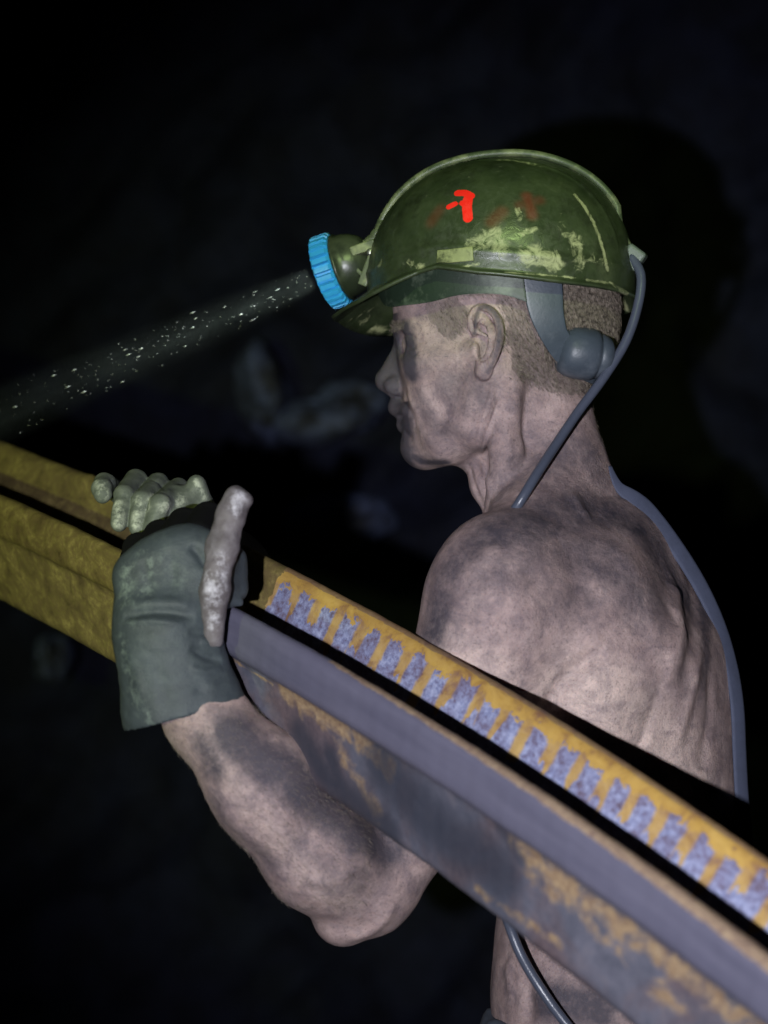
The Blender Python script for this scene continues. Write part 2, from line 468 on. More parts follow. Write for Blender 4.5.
b.paint('dirt_shade', [(235, 735), (280, 770), (345, 820), (385, 845)], 28, .8); b.paint('dirt_shade', [(205, 745), (215, 770)], 16, .6); b.paint('dirt_shade', [(330, 885), (360, 880)], 20, .35)
b.paint('dirt_shade', [(215, 800), (270, 860)], 12, .4)
b.paint('dirt_shade', [(480, 540), (452, 570), (436, 610), (430, 640)], 24, .6); b.paint('dirt_shade', [(500, 530), (545, 520), (600, 510), (640, 530), (680, 590)], 34, .62)  # coal dirt, with grazing shade at the shoulder and back edges painted in
b.paint('dirt_shade', [(725, 640), (735, 700)], 14, .6); b.paint('dirt_shade', [(700, 590), (706, 640), (704, 680)], 12, .55)
b.paint('dirt_shade', [(520, 470), (555, 460), (580, 440)], 24, .4); b.paint('dirt_shade', [(300, 840), (330, 870)], 16, .3); b.paint('dirt_shade', [(590, 460), (600, 480)], 20, .5); b.paint('dirt_shade', [(500, 480), (560, 480)], 22, .35); b.paint('dirt_shade', [(590, 590), (560, 600)], 30, .28)
b.paint('dirt_shade', [(545, 1000), (600, 1010)], 22, .8)
b.paint('dirt_shade', [(540, 540), (600, 560), (650, 600)], 38, .42); b.paint('dirt_shade', [(470, 580), (520, 560)], 34, .35)
b.paint('white', [(535, 720), (590, 700), (640, 740), (690, 800)], 46, 1.0); b.paint('white', [(440, 640), (500, 680)], 24, .7); b.paint('white', [(215, 740), (240, 790), (300, 870), (350, 905)], 16, .5)  # paler skin: less dirt, plus brightness from the near flash painted in
sk = M('miner_skin')
n = sk.noise(38, 7, .62); n2 = sk.noise(150, 8, .75); n3 = sk.noise(9, 4, .5)
col = sk.ramp(n, [(.3, (.30, .215, .20)), (.55, (.44, .325, .30)), (.75, (.54, .41, .37))])
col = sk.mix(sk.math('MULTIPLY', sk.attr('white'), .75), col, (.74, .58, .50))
grime = sk.ramp(sk.noise(42, 10, .78, dist=.8), [(.42, 0), (.66, 1)])
col = sk.mix(sk.math('MULTIPLY', grime, .62), col, (.11, .088, .112))
n4 = sk.noise(24, 9, .75)
dm = sk.math('MULTIPLY', sk.math('SUBTRACT', sk.math('ADD', sk.math('MULTIPLY', sk.attr('dirt_shade'), .60), sk.math('ADD', sk.math('MULTIPLY', n2, .50), sk.math('MULTIPLY', n4, .70))), .57), 2.1, True)
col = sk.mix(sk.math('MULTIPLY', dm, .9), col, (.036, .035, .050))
spk = sk.ramp(sk.noise(420, 3, .6), [(.56, 0), (.70, 1)])
col = sk.mix(sk.math('MULTIPLY', spk, .5), col, (.08, .06, .06))
col = sk.mix(sk.math('MULTIPLY', sk.attr('hair'), .5), col, (.10, .08, .07))
sk.set(Base_Color=col, Roughness=.56, Specular_IOR_Level=.35, Subsurface_Weight=.08, Subsurface_Radius=(.010, .004, .002), Subsurface_Scale=.6)
sk.bump(sk.math('ADD', sk.noise(500, 5, .7), sk.math('MULTIPLY', n2, 1.5)), .55, .0016)

person = empty('person', (float(P(612, 900, 2.2)[0]), 2.2, 0))
tag(person, 'bare-chested miner in green helmet, seen from his left side, carrying a rusty steel profile', 'person')
def adopt(o, par=None):                 # parent without moving
    par = par or person
    o.parent = par; o.matrix_parent_inverse = par.matrix_world.inverted(); return o
bpy.context.view_layer.update()
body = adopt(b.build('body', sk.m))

# ------------------------------------------------------------------ hair: short strands on the scalp and brows
def strands(name, areas, mat, seed):
    """areas: (face mask, count, length, width, droop)"""
    r = np.random.default_rng(seed); VV = []; FF = []; base = 0
    Vb, Fb = b.V, b.F; Nv = normals(Vb, Fb)
    fc = Vb[Fb].mean(1)
    fa = np.linalg.norm(np.cross(Vb[Fb[:, 2]] - Vb[Fb[:, 0]], Vb[Fb[:, 3]] - Vb[Fb[:, 1]]), axis=1) * .5
    for mask, cnt, ln, wd, comb in areas:
        ids = np.flatnonzero(mask(fc)); 
        if not len(ids): continue
        ch = r.choice(ids, cnt, p=fa[ids] / fa[ids].sum())
        w = r.dirichlet([1, 1, 1, 1], cnt)
        p = (Vb[Fb[ch]] * w[:, :, None]).sum(1); nn = Nv[Fb[ch]].mean(1)
        L = ln * r.uniform(.55, 1.25, cnt)[:, None]
        d = nn * r.uniform(.2, .5, (cnt, 1)) + np.array(comb) + r.normal(0, .22, (cnt, 3))
        d /= np.linalg.norm(d, axis=1)[:, None]
        side = np.cross(d, np.array([.2, -1, .1])); side /= np.linalg.norm(side, axis=1)[:, None] + 1e-9
        bi = np.cross(d, side); ww = wd * r.uniform(.7, 1.2, (cnt, 1))
        p0 = p - nn * .0004; p1 = p + d * L * .55; p2 = p + d * L - nn * L * .22
        q = np.stack([p0 + side * ww, p0 - side * ww * .5 + bi * ww * .8, p0 - side * ww * .5 - bi * ww * .8,
                      p1 + side * ww * .8, p1 - side * ww * .4 + bi * ww * .6, p1 - side * ww * .4 - bi * ww * .6, p2], 1)
        VV.append(q.reshape(-1, 3))
        k = base + np.arange(cnt)[:, None, None] * 7
        f = np.array([[0, 1, 4], [0, 4, 3], [1, 2, 5], [1, 5, 4], [2, 0, 3], [2, 3, 5], [3, 4, 6], [4, 5, 6], [5, 3, 6]])
        FF.append((k + f[None]).reshape(-1, 3)); base += cnt * 7
    return link(name, mesh_np(name, np.concatenate(VV), np.concatenate(FF)), mat)
def m_scalp(fc):
    f, s, z = to_head(fc)
    j1 = RNG.normal(0, .0026, len(f)); j2 = RNG.normal(0, .0026, len(f))
    return inpoly(f + j1, z + j2, hairpoly) & (z > 1.56) & ~((np.abs(s) > .0735) & (z < 1.69) & (f > -.02)) & (z < 1.74)
def m_back(fc):
    f, s, z = to_head(fc); return (f < -.058) & (z > 1.64) & (z < 1.75)
def m_brow(fc):
    f, s, z = to_head(fc); zz = CAMZ + (CY - 327) / FPX * 2.2
    return (f > .070) & (np.abs(z - zz) < .004) & (np.abs(s) > .010) & (np.abs(s) < .05)
def m_arm(fc): return (fc[:, 1] < 2.06) & (fc[:, 0] < -.012) & (fc[:, 2] < 1.345) & (fc[:, 2] > 1.175)
def m_nape(fc):
    f, s, z = to_head(fc); return (fc[:, 0] > .10) & (fc[:, 0] < .20) & (z < 1.615) & (z > 1.535) & (f < -.02)
hm_ = M('short_hair'); rn = hm_.noise(300, 2)
hm_.set(Base_Color=hm_.ramp(rn, [(.35, (.05, .038, .028)), (.65, (.30, .25, .20))]), Roughness=.5)
hair = adopt(strands('hair', [(m_scalp, 30000, .0065, .00013, (.75, .0, -1.15)), (m_back, 12000, .018, .00020, (.3, .05, -1.6)), (m_brow, 500, .006, .0002, (.2, -.1, .1)), (m_nape, 1400, .003, .00009, (.9, .0, -1.1))], hm_.m, 5))
hair['label'] = 'short cropped greying brown hair'
hair2 = adopt(strands('arm_hair', [(m_arm, 6500, .0065, .00008, (1.0, -.1, -1.0))], hm_.m, 9))
hair2['label'] = 'fine hair on the forearm'
# ------------------------------------------------------------------ gloves
def leather(name, base, worn, wornlo=.5):
    m = M(name); a = m.noise(28, 6, .6, dist=.5); c = m.noise(120, 6, .7)
    col = m.mix(m.ramp(a, [(.35, 0), (.7, 1)]), base, tuple(x * 1.5 for x in base))
    col = m.mix(m.math('MULTIPLY', m.ramp(c, [(wornlo, 0), (wornlo + .2, 1)]), m.math('ADD', .12, m.attr('worn'), True)), col, worn)
    m.set(Base_Color=col, Roughness=.62, Specular_IOR_Level=.4).bump(m.math('ADD', c, m.noise(600, 4)), .4, .001); return m.m
gl = leather('grey_green_glove_leather', (.032, .040, .048), (.14, .17, .16), .46)
gr = leather('far_glove_leather', (.075, .085, .075), (.44, .46, .40), .45)
gt = leather('pale_thumb_leather', (.095, .082, .090), (.46, .44, .50), .44)
gk = simple('shaded_finger_black', (.006, .006, .007), .95, nscale=200, spec=.1)
def grid_for(lo, hi, st): return Grid(*[np.arange(l, h, st / RES) for l, h in zip(lo, hi)])
def plane_cut(G, p, n):
    n = np.array(n, float); n /= np.linalg.norm(n); p = np.array(p)
    x, y, z = (G.ax[0][:, None, None], G.ax[1][None, :, None], G.ax[2][None, None, :])
    G.D = np.maximum(G.D, ((x - p[0]) * n[0] + (y - p[1]) * n[1] + (z - p[2]) * n[2]).astype(np.float32))
# near glove
lo, hi = P(95, 745, 1.9), P(262, 480, 2.14); lo[1], hi[1] = 1.90, 2.14
G = grid_for(lo, hi, .0016)
Yh = 1.985
for (a0, a1, b0, b1) in ((146, 626, 133, 578), (160, 624, 150, 562), (177, 622, 172, 551), (188, 622, 196, 546)):
    G.cone(P(a0, a1, Yh), P(b0, b1, Yh + .004), .021, .017, .022)
G.cone(P(197, 598, Yh), P(218, 560, Yh + .004), .019, .016, .02)
G.cone(P(236, 572, Yh + .022), P(238, 590, Yh + .02), .0085, .0085, .008)
G.cone(P(232, 560, Yh + .02), P(222, 590, Yh + .012), .012, .014, .01)
G.cone(P(226, 600, Yh + .006), P(240, 603, Yh + .01), .006, .003, .006)
for (a0, a1, b0, b1) in ((152, 622, 167, 715), (172, 622, 190, 720), (180, 624, 211, 712)):
    G.cone(P(a0, a1, Yh), P(b0, b1, Yh - .002), .025, .031, .015)
G.cone(P(160, 640, Yh), P(166, 712, Yh), .034, .031, .02)
G.cone(P(150, 715, Yh), P(150, 735, Yh), .012, .013, .02)
cutn = P(142, 727, Yh) - P(237, 699, Yh); nn = np.array([cutn[2], 0, -cutn[0]]); nn = nn if nn[2] < 0 else -nn
plane_cut(G, P(142, 727, Yh), nn)
for (a0, a1, b0, b1) in ((160, 670, 168, 745), (180, 665, 192, 740), (192, 665, 212, 740)):
    G.cone(P(a0, a1, Yh), P(b0, b1, Yh), .018, .0265, .015, cut=True)
gV, gF = G.mesh(); gs = Sculpt(relax(gV, gF, 1, .4), gF)
gb = gs.brush
gb([(124, 617), (145, 612), (170, 612), (195, 617)], 4.5, -3.8); gb([(124, 623), (150, 621), (185, 624)], 3.2, 1.8); gb([(122, 605), (160, 602), (190, 606)], 6, 1.6)
gb([(221, 660), (205, 656), (190, 648)], 4, -3); gb([(221, 650), (200, 640)], 4, 1.8); gb([(222, 645), (205, 634), (188, 632)], 3.2, -2.0)
gb([(222, 668), (205, 672), (190, 668)], 4, 1.8)
gb([(190, 546), (200, 556), (205, 568)], 4, -3); gb([(142, 560), (148, 580), (150, 600)], 5, -1.4); gb([(168, 548), (172, 575), (170, 598)], 5, -1.2)
gb([(150, 650), (165, 690), (170, 715)], 9, -1.5); gb([(200, 690), (205, 710)], 6, -1.2); gb([(130, 650), (142, 700)], 6, 1.5)
gs.V += gs.N * (smooth_noise(gs.V, 190, 8) * .0005 + smooth_noise(gs.V, 420, 9) * .0002)[:, None]
for q, r_, v_ in (([(128, 570), (124, 600)], 9, .9), ([(145, 555), (150, 575), (140, 600)], 8, .8), ([(122, 640), (132, 690), (148, 720)], 7, .6), ([(130, 625), (180, 622)], 4, .6), ([(165, 560), (180, 580)], 10, .3)):
    gs.paint('worn', q, r_, v_)
glove = adopt(gs.build('glove', gl)); glove['label'] = 'grey-green leather work glove on the near hand, wide cuff'
# pale thumb
G = grid_for(P(190, 650, 1.92) - np.array([0, .02, 0]), P(262, 478, 2.03), .0013)
G.chain([P(214, 640, 1.966), P(214, 592, 1.956), P(222, 548, 1.962), P(231, 514, 1.968), P(238, 500, 1.970)], [.0080, .0116, .0126, .0115, .0100], .004, .006)
G.cone(P(236, 499, 1.970), P(246, 500, 1.970), .0098, .0058, .005)
tv, tf = G.mesh(); ts = Sculpt(relax(tv, tf, 1, .4), tf)
ts.brush([(206, 560), (217, 556), (228, 560)], 3, -1.6); ts.brush([(222, 530), (240, 536)], 3, -1.5); ts.brush([(206, 578), (216, 584)], 4, -1.4)
ts.brush([(228, 508), (246, 514)], 3, -1.3); ts.brush([(222, 545), (226, 520)], 4, 1.0); ts.brush([(208, 600), (222, 605)], 3, -1.2)
ts.V += ts.N * (smooth_noise(ts.V, 500, 18) * .0003 + smooth_noise(ts.V, 260, 19) * .0005)[:, None]
for q in ([(210, 575), (212, 600), (213, 625)], [(221, 560), (219, 600)], [(240, 496), (234, 512)]): ts.paint('worn', q, 7, .9)
thumb = ts.build('thumb', gt, glove); thumb['label'] = 'pale worn leather thumb'
# finger backs curling over the near rim, their shade put into a black colour
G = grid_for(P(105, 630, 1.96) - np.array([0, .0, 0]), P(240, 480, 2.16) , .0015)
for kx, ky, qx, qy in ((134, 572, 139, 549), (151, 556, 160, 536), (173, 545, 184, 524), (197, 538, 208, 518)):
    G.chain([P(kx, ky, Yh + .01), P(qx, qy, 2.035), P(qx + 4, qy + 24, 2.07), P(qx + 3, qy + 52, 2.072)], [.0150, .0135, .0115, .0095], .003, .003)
kv, kf = G.mesh(); fingers = link('shaded_fingers', mesh_np('shaded_fingers', relax(kv, kf, 1, .4), kf), gk, glove)
fingers['label'] = 'glove fingers curled over the rim, coloured black for their shade'
# far glove: four fingers over the far rim and a raised thumb
G = grid_for(P(75, 620, 2.08) , P(275, 455, 2.30) , .0014); 
fing = [((112, 487, 2.19), (105, 484, 2.165), (102, 489, 2.150), (103, 494, 2.145), (.0092, .0096, .0092, .0085)),
        ((150, 496, 2.23), (136, 480, 2.180), (124, 495, 2.143), (119, 523, 2.128), (.0095, .0102, .0092, .0080)),
        ((172, 500, 2.235), (158, 484, 2.180), (142, 501, 2.134), (137, 527, 2.126), (.0095, .0102, .0092, .0080)),
        ((196, 505, 2.235), (178, 489, 2.180), (160, 504, 2.127), (152, 530, 2.122), (.0095, .0102, .0094, .0084))]
for a_, b_, c_, d_, rr in fing:
    G.chain([P(*a_), P(*b_), P(*c_), P(*d_)], list(rr), .0004, .0015)
G.chain([P(224, 556, 2.232), P(213, 536, 2.195), P(201, 512, 2.165), P(197, 484, 2.155)], [.020, .015, .0130, .0085], .004, .006)
G.cone(P(185, 500, 2.155), P(170, 515, 2.14), .0125, .0110, .006)
G.chain([P(112, 489, 2.19), P(142, 514, 2.238), P(228, 562, 2.242)], [.0088, .0090, .020], .003)
for a_, *_ in fing[1:]: G.cone(P(a_[0] + 4, a_[1] + 8, a_[2]), P(230, 560, 2.24), .009, .025, .004)
G.cone(P(225, 562, 2.24), P(262, 592, 2.252), .028, .032, .02)
fv, ff = G.mesh(); fs = Sculpt(relax(fv, ff, 1, .4), ff)
for q in ([(114, 498), (128, 497)], [(131, 505), (143, 507)], [(112, 482), (118, 476)]): fs.brush(q, 2.4, -1.4)
fs.brush([(148, 478), (160, 484), (166, 492)], 2, -.8); fs.brush([(168, 512), (185, 506), (200, 512)], 3, -1.2)
fs.V += fs.N * (smooth_noise(fs.V, 420, 28) * .00025 + smooth_noise(fs.V, 200, 29) * .0004)[:, None]
for q, r_ in (([(100, 480), (104, 494)], 6), ([(117, 505), (119, 525)], 6), ([(137, 500), (136, 525)], 5), ([(153, 495), (148, 508)], 5), ([(165, 508), (180, 500)], 7), ([(195, 480), (204, 498)], 3)): fs.paint('worn', q, r_, .9)
fglove = adopt(fs.build('glove', gr)); fglove['label'] = 'dirty grey glove on the far hand, fingers hooked over the far rim'

# ------------------------------------------------------------------ trousers and boots
tr = simple('blue_grey_work_cloth', (.055, .07, .095), .9, nscale=40, dirt_shade=(.02, .02, .022))
G = Grid(np.arange(-.02, .46, .005), np.arange(1.95, 2.50, .005), np.arange(.06, 1.09, .005))
hipn, hipf = P(612, 1060, 2.12), P(630, 1060, 2.30)
G.ell(P(620, 1050, 2.20), (.120, .165, .115), BR, 0)
for h_, dx in ((hipn, 0.0), (hipf, .05)):
    kn = np.array([h_[0] - .02 + dx, h_[1], .54]); an = np.array([h_[0] + .03 + dx, h_[1], .12])
    G.chain([h_, kn, an], [.095, .070, .062], .05, .03)
plane_cut(G, P(496, 1008, 2.2), (.22, .05, 1))
tv_, tf_ = G.mesh(); t_ = Sculpt(relax(tv_, tf_, 1, .4), tf_); t_.V += t_.N * (smooth_noise(t_.V, 60, 5) * .003 + smooth_noise(t_.V, 150, 6) * .0012)[:, None]
trousers = adopt(t_.build('trousers', tr)); trousers['label'] = 'dark blue-grey work trousers at the hip'
bt = simple('black_boot_rubber', (.015, .015, .016), .5)
for h_, dx in ((hipn, 0.0), (hipf, .05)):
    ax_ = np.array([h_[0] + .03 + dx, h_[1], 0])
    G = Grid(np.arange(ax_[0] - .26, ax_[0] + .11, .004), np.arange(ax_[1] - .08, ax_[1] + .08, .004), np.arange(-.02, .26, .004))
    G.chain([ax_ + (0, 0, .24), ax_ + (0, 0, .07)], [.056, .052], .02); G.cone(ax_ + (0, 0, .05), ax_ + (-.17, .03, .035), .05, .045, .03); G.cone(ax_ + (.02, 0, .03), ax_ + (-.18, .03, .02), .05, .048, .02)
    plane_cut(G, (0, 0, .0), (0, 0, -1)); v_, f_ = G.mesh(); adopt(link('boot', mesh_np('boot', relax(v_, f_, 1), f_), bt))

# ------------------------------------------------------------------ helmet
hv, hfac = [], []
NP_, NE = 520, 150
zr = lambda ph: np.interp(abs(ph), np.radians([0, 25, 42, 58, 75, 92, 120, 150, 180]), [1.7015, 1.700, 1.703, 1.710, 1.7165, 1.710, 1.7045, 1.701, 1.696])
F0, AF, BS, ZT = -.0085, .1235, .106, 1.8180
ROLL = .10
def rad_(kind, t): return 1 if kind == 'b' else t ** .8
rows = []
for i in range(NE + 1): rows.append(('d', i / NE))
for e in (.25, .5, .75, 1.0): rows.append(('b', e))
for kind, t in rows:
    for j in range(NP_):
        ph = -math.pi + 2 * math.pi * j / NP_
        zz = float(zr(ph)); pw = 2.25
        if kind == 'd':
            e = (1 - t) * math.pi / 2; e = max(e, 1e-3)
            rad = math.cos(e) ** (2 / pw) if t > 0 else 0.0; hh = math.sin(e) ** (2 / pw)
            f = F0 + AF * rad * math.cos(ph); s = BS * rad * math.sin(ph); z = zz + (ZT - zz) * hh
            rid = math.exp(-(s / .017) ** 4) * .0028 * (1 if t < .9 else (1 - t) * 10)      # raised crest band
            rib = .0014 * math.exp(-((abs(s) - .034) / .0028) ** 2) * (1 if t < .85 else max(0, (1 - t) / .15))
            z += rid + rib
            bul = .0016 * math.exp(-((t - .93) / .02) ** 2); f += bul * math.cos(ph); s += bul * math.sin(ph)
        else:
            vis = max(0, 1 - (abs(ph) / math.radians(66)) ** 2.6)
            out = .0045 * t + .0285 * vis * t; dr = .0035 * t + .0190 * vis * t ** 1.1
            back = max(0, (abs(ph) - math.radians(120)) / math.radians(60)); out += .003 * back * t; dr += .003 * back * t
            f = F0 + AF * math.cos(ph) + out * math.cos(ph * .8); s = BS * math.sin(ph) + out * math.sin(ph) ; z = zz - dr
        z += ROLL * (s - BS * abs(math.sin(ph)))  if False else ROLL * s - ROLL * BS * abs(math.sin(ph)) * min(1, rad_(kind, t))
        hv.append(HL(f, s, z))
R_ = len(rows)
for i in range(R_ - 1):
    for j in range(NP_):
        j2 = (j + 1) % NP_
        hfac.append((i * NP_ + j, (i + 1) * NP_ + j, (i + 1) * NP_ + j2, i * NP_ + j2))
hs_ = Sculpt(np.array(hv), np.array(hfac))
hs_.N[:] = normals(hs_.V, hs_.F)
if (hs_.N[NP_ * 60] @ (hs_.V[NP_ * 60] - HL(0, 0, 1.7))) < 0: hs_.F = hs_.F[:, ::-1].copy(); hs_.N *= -1
hs_.V += hs_.N * (smooth_noise(hs_.V, 45, 12) * .0009)[:, None]
pt = hs_.paint
pt('red', [(458, 193), (465, 193), (471, 196)], 4.6); pt('red', [(468, 199), (467, 208), (468, 218)], 5.6); pt('red', [(449, 207), (455, 204)], 3.4); pt('red', [(462, 203), (467, 206)], 4, .75)
pt('redfaint', [(432, 222), (440, 210)], 7, .5); pt('redfaint', [(492, 222), (502, 212)], 7, .6); pt('redfaint', [(527, 196), (532, 215)], 6, .9); pt('redfaint', [(520, 205), (540, 200)], 6, .5)
for q, r_, v_ in (([(475, 245), (495, 235), (500, 250)], 11, .8), ([(528, 255), (555, 262)], 12, .95), ([(575, 240), (580, 262)], 10, .75), ([(520, 235), (535, 228)], 4, .9), ([(518, 210), (520, 218)], 4, .8),
                  ([(575, 195), (590, 215), (602, 245), (608, 270)], 3, 1), ([(380, 262), (388, 285)], 7, .5), ([(410, 262), (422, 268)], 5, .6), ([(560, 215), (566, 235)], 6, .5), ([(500, 160), (540, 166)], 4, .6),
                  ([(350, 325), (372, 312)], 5, .5), ([(372, 326), (384, 330), (392, 338)], 4, 1.1), ([(355, 322), (362, 326)], 3, .8), ([(592, 260), (612, 262)], 8, .5), ([(345, 318), (400, 292), (440, 272), (480, 264)], 1.8, .9), ([(505, 273), (560, 276), (615, 284)], 1.8, .9), ([(615, 286), (628, 292)], 4, .8), ([(614, 292), (621, 300), (628, 304)], 7, 1.25)): pt('chip', q, r_, v_ * .85)
hmn = M('helmet_green')
ns = hmn.noise(22, 7, .6); nf = hmn.noise(95, 8, .72, dist=.8)
col = hmn.ramp(ns, [(.3, (.018, .027, .012)), (.6, (.040, .054, .024)), (.8, (.085, .10, .05))])
dk = hmn.ramp(hmn.noise(30, 9, .75), [(.5, 0), (.66, 1)]); col = hmn.mix(hmn.math('MULTIPLY', dk, .6), col, (.012, .014, .008))
ca = hmn.math('MULTIPLY', hmn.attr('chip'), 1.35); ch = hmn.math('GREATER_THAN', hmn.math('ADD', hmn.math('MULTIPLY', nf, 1.0), hmn.math('MULTIPLY', ca, .36)), .74)
ch2 = hmn.math('MULTIPLY', hmn.ramp(hmn.math('ADD', nf, hmn.math('MULTIPLY', ca, .30)), [(.66, 0), (.86, 1)]), 1.0)
col = hmn.mix(hmn.math('MULTIPLY', ch2, .85), col, (.36, .37, .20))
rd = hmn.ramp(hmn.math('MULTIPLY', hmn.attr('red'), hmn.math('ADD', .75, hmn.math('MULTIPLY', nf, .6))), [(.42, 0), (.58, 1)])
col = hmn.mix(rd, col, (.85, .02, .012)); col = hmn.mix(hmn.math('MULTIPLY', hmn.attr('redfaint'), .5), col, (.18, .025, .015))
hmn.set(Base_Color=col, Roughness=hmn.ramp(nf, [(.4, .28), (.65, .6)]), Specular_IOR_Level=.55).bump(hmn.math('ADD', nf, ns), .35, .0012)
helmet = empty('helmet', tuple(HL(0, 0, 1.70)))
tag(helmet, 'scuffed green hard hat with a red painted mark, worn by the miner', 'helmet')
bpy.context.view_layer.update()
shell = adopt(hs_.build('shell', hmn.m), helmet)
so = shell.modifiers.new('solid', 'SOLIDIFY'); so.thickness = .0032; so.offset = -1
# raised name plate on the side
def patch(name, quad, n, off, th, mat, parent, surf, curve=None):
    """a plate laid on a surface: quad = 4 photo corners"""
    A, B_, C_, D_ = [np.array(q, float) for q in quad]; vv = []; nx, ny = n
    for j in range(ny + 1):
        for i in range(nx + 1):
            u, v = i / nx, j / ny
            q = (A * (1 - u) + B_ * u) * (1 - v) + (D_ * (1 - u) + C_ * u) * v
            h = surf.hit(q[0], q[1], off)
            vv.append(h if h is not None else (vv[-1] if vv else P(q[0], q[1], 2.1)))
    ff_ = [(j * (nx + 1) + i, j * (nx + 1) + i + 1, (j + 1) * (nx + 1) + i + 1, (j + 1) * (nx + 1) + i) for j in range(ny) for i in range(nx)]
    vv = np.array(vv)
    o = link(name, mesh_list(name, vv, ff_), mat); adopt(o, parent)
    m = o.modifiers.new('solid', 'SOLIDIFY'); m.thickness = th; m.offset = 0
    bevel(o, .0006, 2); return o
hs_.bvh()
chipm = simple('worn_olive_label', (.22, .24, .10), .6, nscale=160, dirt_shade=(.05, .06, .02))
pl = patch('label_plate', ((438, 250), (473, 247), (474, 261), (437, 264)), (10, 5), .0010, .0018, chipm, helmet, hs_)
pl['label'] = 'small worn olive plate'
# head band inside the rim, nape strap and ratchet
hb = simple('dusty_rubber_band', (.015, .028, .016), .5, nscale=60, dirt_shade=(.085, .11, .075))
bl = simple('slate_plastic', (.050, .064, .082), .45, nscale=60, var=.35, dirt_shade=(.085, .10, .12))
def surfstrip(name, top, bot, off, th, mat, parent, n=(60, 10), wob=0):
    top, bot = catmull(top, 10), catmull(bot, 10); us = np.linspace(0, 1, n[0] + 1)
    ti = lambda a, u: np.array([np.interp(u, np.linspace(0, 1, len(a)), a[:, k]) for k in range(2)])
    vv = []; last = None
    for j in range(n[1] + 1):
        v = j / n[1]
        for u in us:
            q = ti(top, u) * (1 - v) + ti(bot, u) * v; h = b.hit(q[0], q[1], off)
            if h is None or (last is not None and np.linalg.norm(h - last) > .05): h = last + 0 if last is not None else P(q[0], q[1], 2.1)
            vv.append(h); last = h
        last = vv[-len(us)]
    vv = np.array(vv).reshape(n[1] + 1, n[0] + 1, 3)
    for _ in range(8):
        w = vv.copy(); w[1:-1] = (vv[:-2] + vv[2:] + 2 * vv[1:-1]) / 4; w[:, 1:-1] = (w[:, :-2] + w[:, 2:] + 2 * w[:, 1:-1]) / 4; vv = w
    vv = vv.reshape(-1, 3); a = n[0] + 1
    ff_ = [(j * a + i, j * a + i + 1, (j + 1) * a + i + 1, (j + 1) * a + i) for j in range(n[1]) for i in range(n[0])]
    o = adopt(link(name, mesh_list(name, vv, ff_), mat), parent)
    m = o.modifiers.new('solid', 'SOLIDIFY'); m.thickness = th; m.offset = 0; bevel(o, .0008, 2); return o
b.bvh()
band = surfstrip('head_band', [(392, 272), (430, 262), (470, 256), (520, 262)], [(392, 309), (430, 303), (463, 294), (500, 294), (526, 302)], .013, .004, hb, helmet)
nape = surfstrip('nape_strap', [(519, 262), (526, 304), (536, 330), (556, 360), (584, 383)], [(557, 262), (559, 290), (561, 318), (568, 334), (600, 352)], .008, .004, bl, helmet, (50, 10))
kn0, kn1 = HP(562, 350, .048), HP(611, 358, .026)
lathe_o = adopt(lathe('ratchet_knob', kn0, kn1 - kn0, [(-.004, .004), (-.003, .014), (.0, .0195), (.006, .0225), (.016, .0235), (.026, .0232), (.030, .0222), (.0315, .0190), (.033, .0190), (.0345, .0200), (.042, .0175), (.046, .012), (.047, .002)], bl), helmet)

# ------------------------------------------------------------------ headlamp with its cable
lamp = empty('headlamp', tuple(HP(345, 272, 0.0)))
tag(lamp, 'round headlamp with ribbed blue bezel clipped to the front of the helmet, lit', 'headlamp')
bpy.context.view_layer.update()
blk = simple('dark_olive_lamp_rubber', (.020, .026, .016), .32, nscale=70, dirt_shade=(.05, .06, .035))
blu = simple('blue_bezel_plastic', (.03, .30, .62), .42, nscale=60, var=.15)
LD = HF * .955 + HU * -.30; LD = LD / np.linalg.norm(LD)
lc = HP(331, 271, 0.0)                  # bezel centre
ringR = .0335
def teeth(i, th): return 1 + (.045 * (1 if math.sin(th * 26) > -.6 else -2.2) if i in (2, 3, 4, 5) else 0)
rg = adopt(lathe('bezel', lc, LD, [(-.010, .027), (-.0095, .0320), (-.007, .0335), (-.006, .0335), (.006, .0335), (.007, .0335), (.0085, .0322), (.0085, .0285), (.002, .0270)], blu, None, 208, teeth, False), lamp)
for p_ in rg.data.polygons: p_.use_smooth = False
hou = adopt(lathe('housing', lc, -LD, [(.004, .0290), (.008, .0300), (.010, .0305), (.0105, .0315), (.0125, .0315), (.013, .0295), (.020, .0290), (.028, .0265), (.035, .0220), (.040, .0150), (.042, .004)], blk, None, 72), lamp)
gm = M('lamp_glass'); gm.set(Base_Color=(.9, .95, 1.), Roughness=.05, Transmission_Weight=1.0)
em = M('lamp_bulb'); em.b.inputs['Emission Color'].default_value = (1, .97, .85, 1); em.b.inputs['Emission Strength'].default_value = 30
rf = M('lamp_reflector'); rf.set(Base_Color=(.8, .8, .8), Roughness=.15, Metallic=1.0)
adopt(lathe('reflector', lc, LD, [(-.001, .026), (-.006, .022), (-.012, .013), (-.014, .005), (-.0135, .002)], rf.m, None, 48, None, False), lamp)
adopt(lathe('bulb', lc, LD, [(-.012, .001), (-.011, .003), (-.008, .0035), (-.006, .001)], em.m, None, 20), lamp)
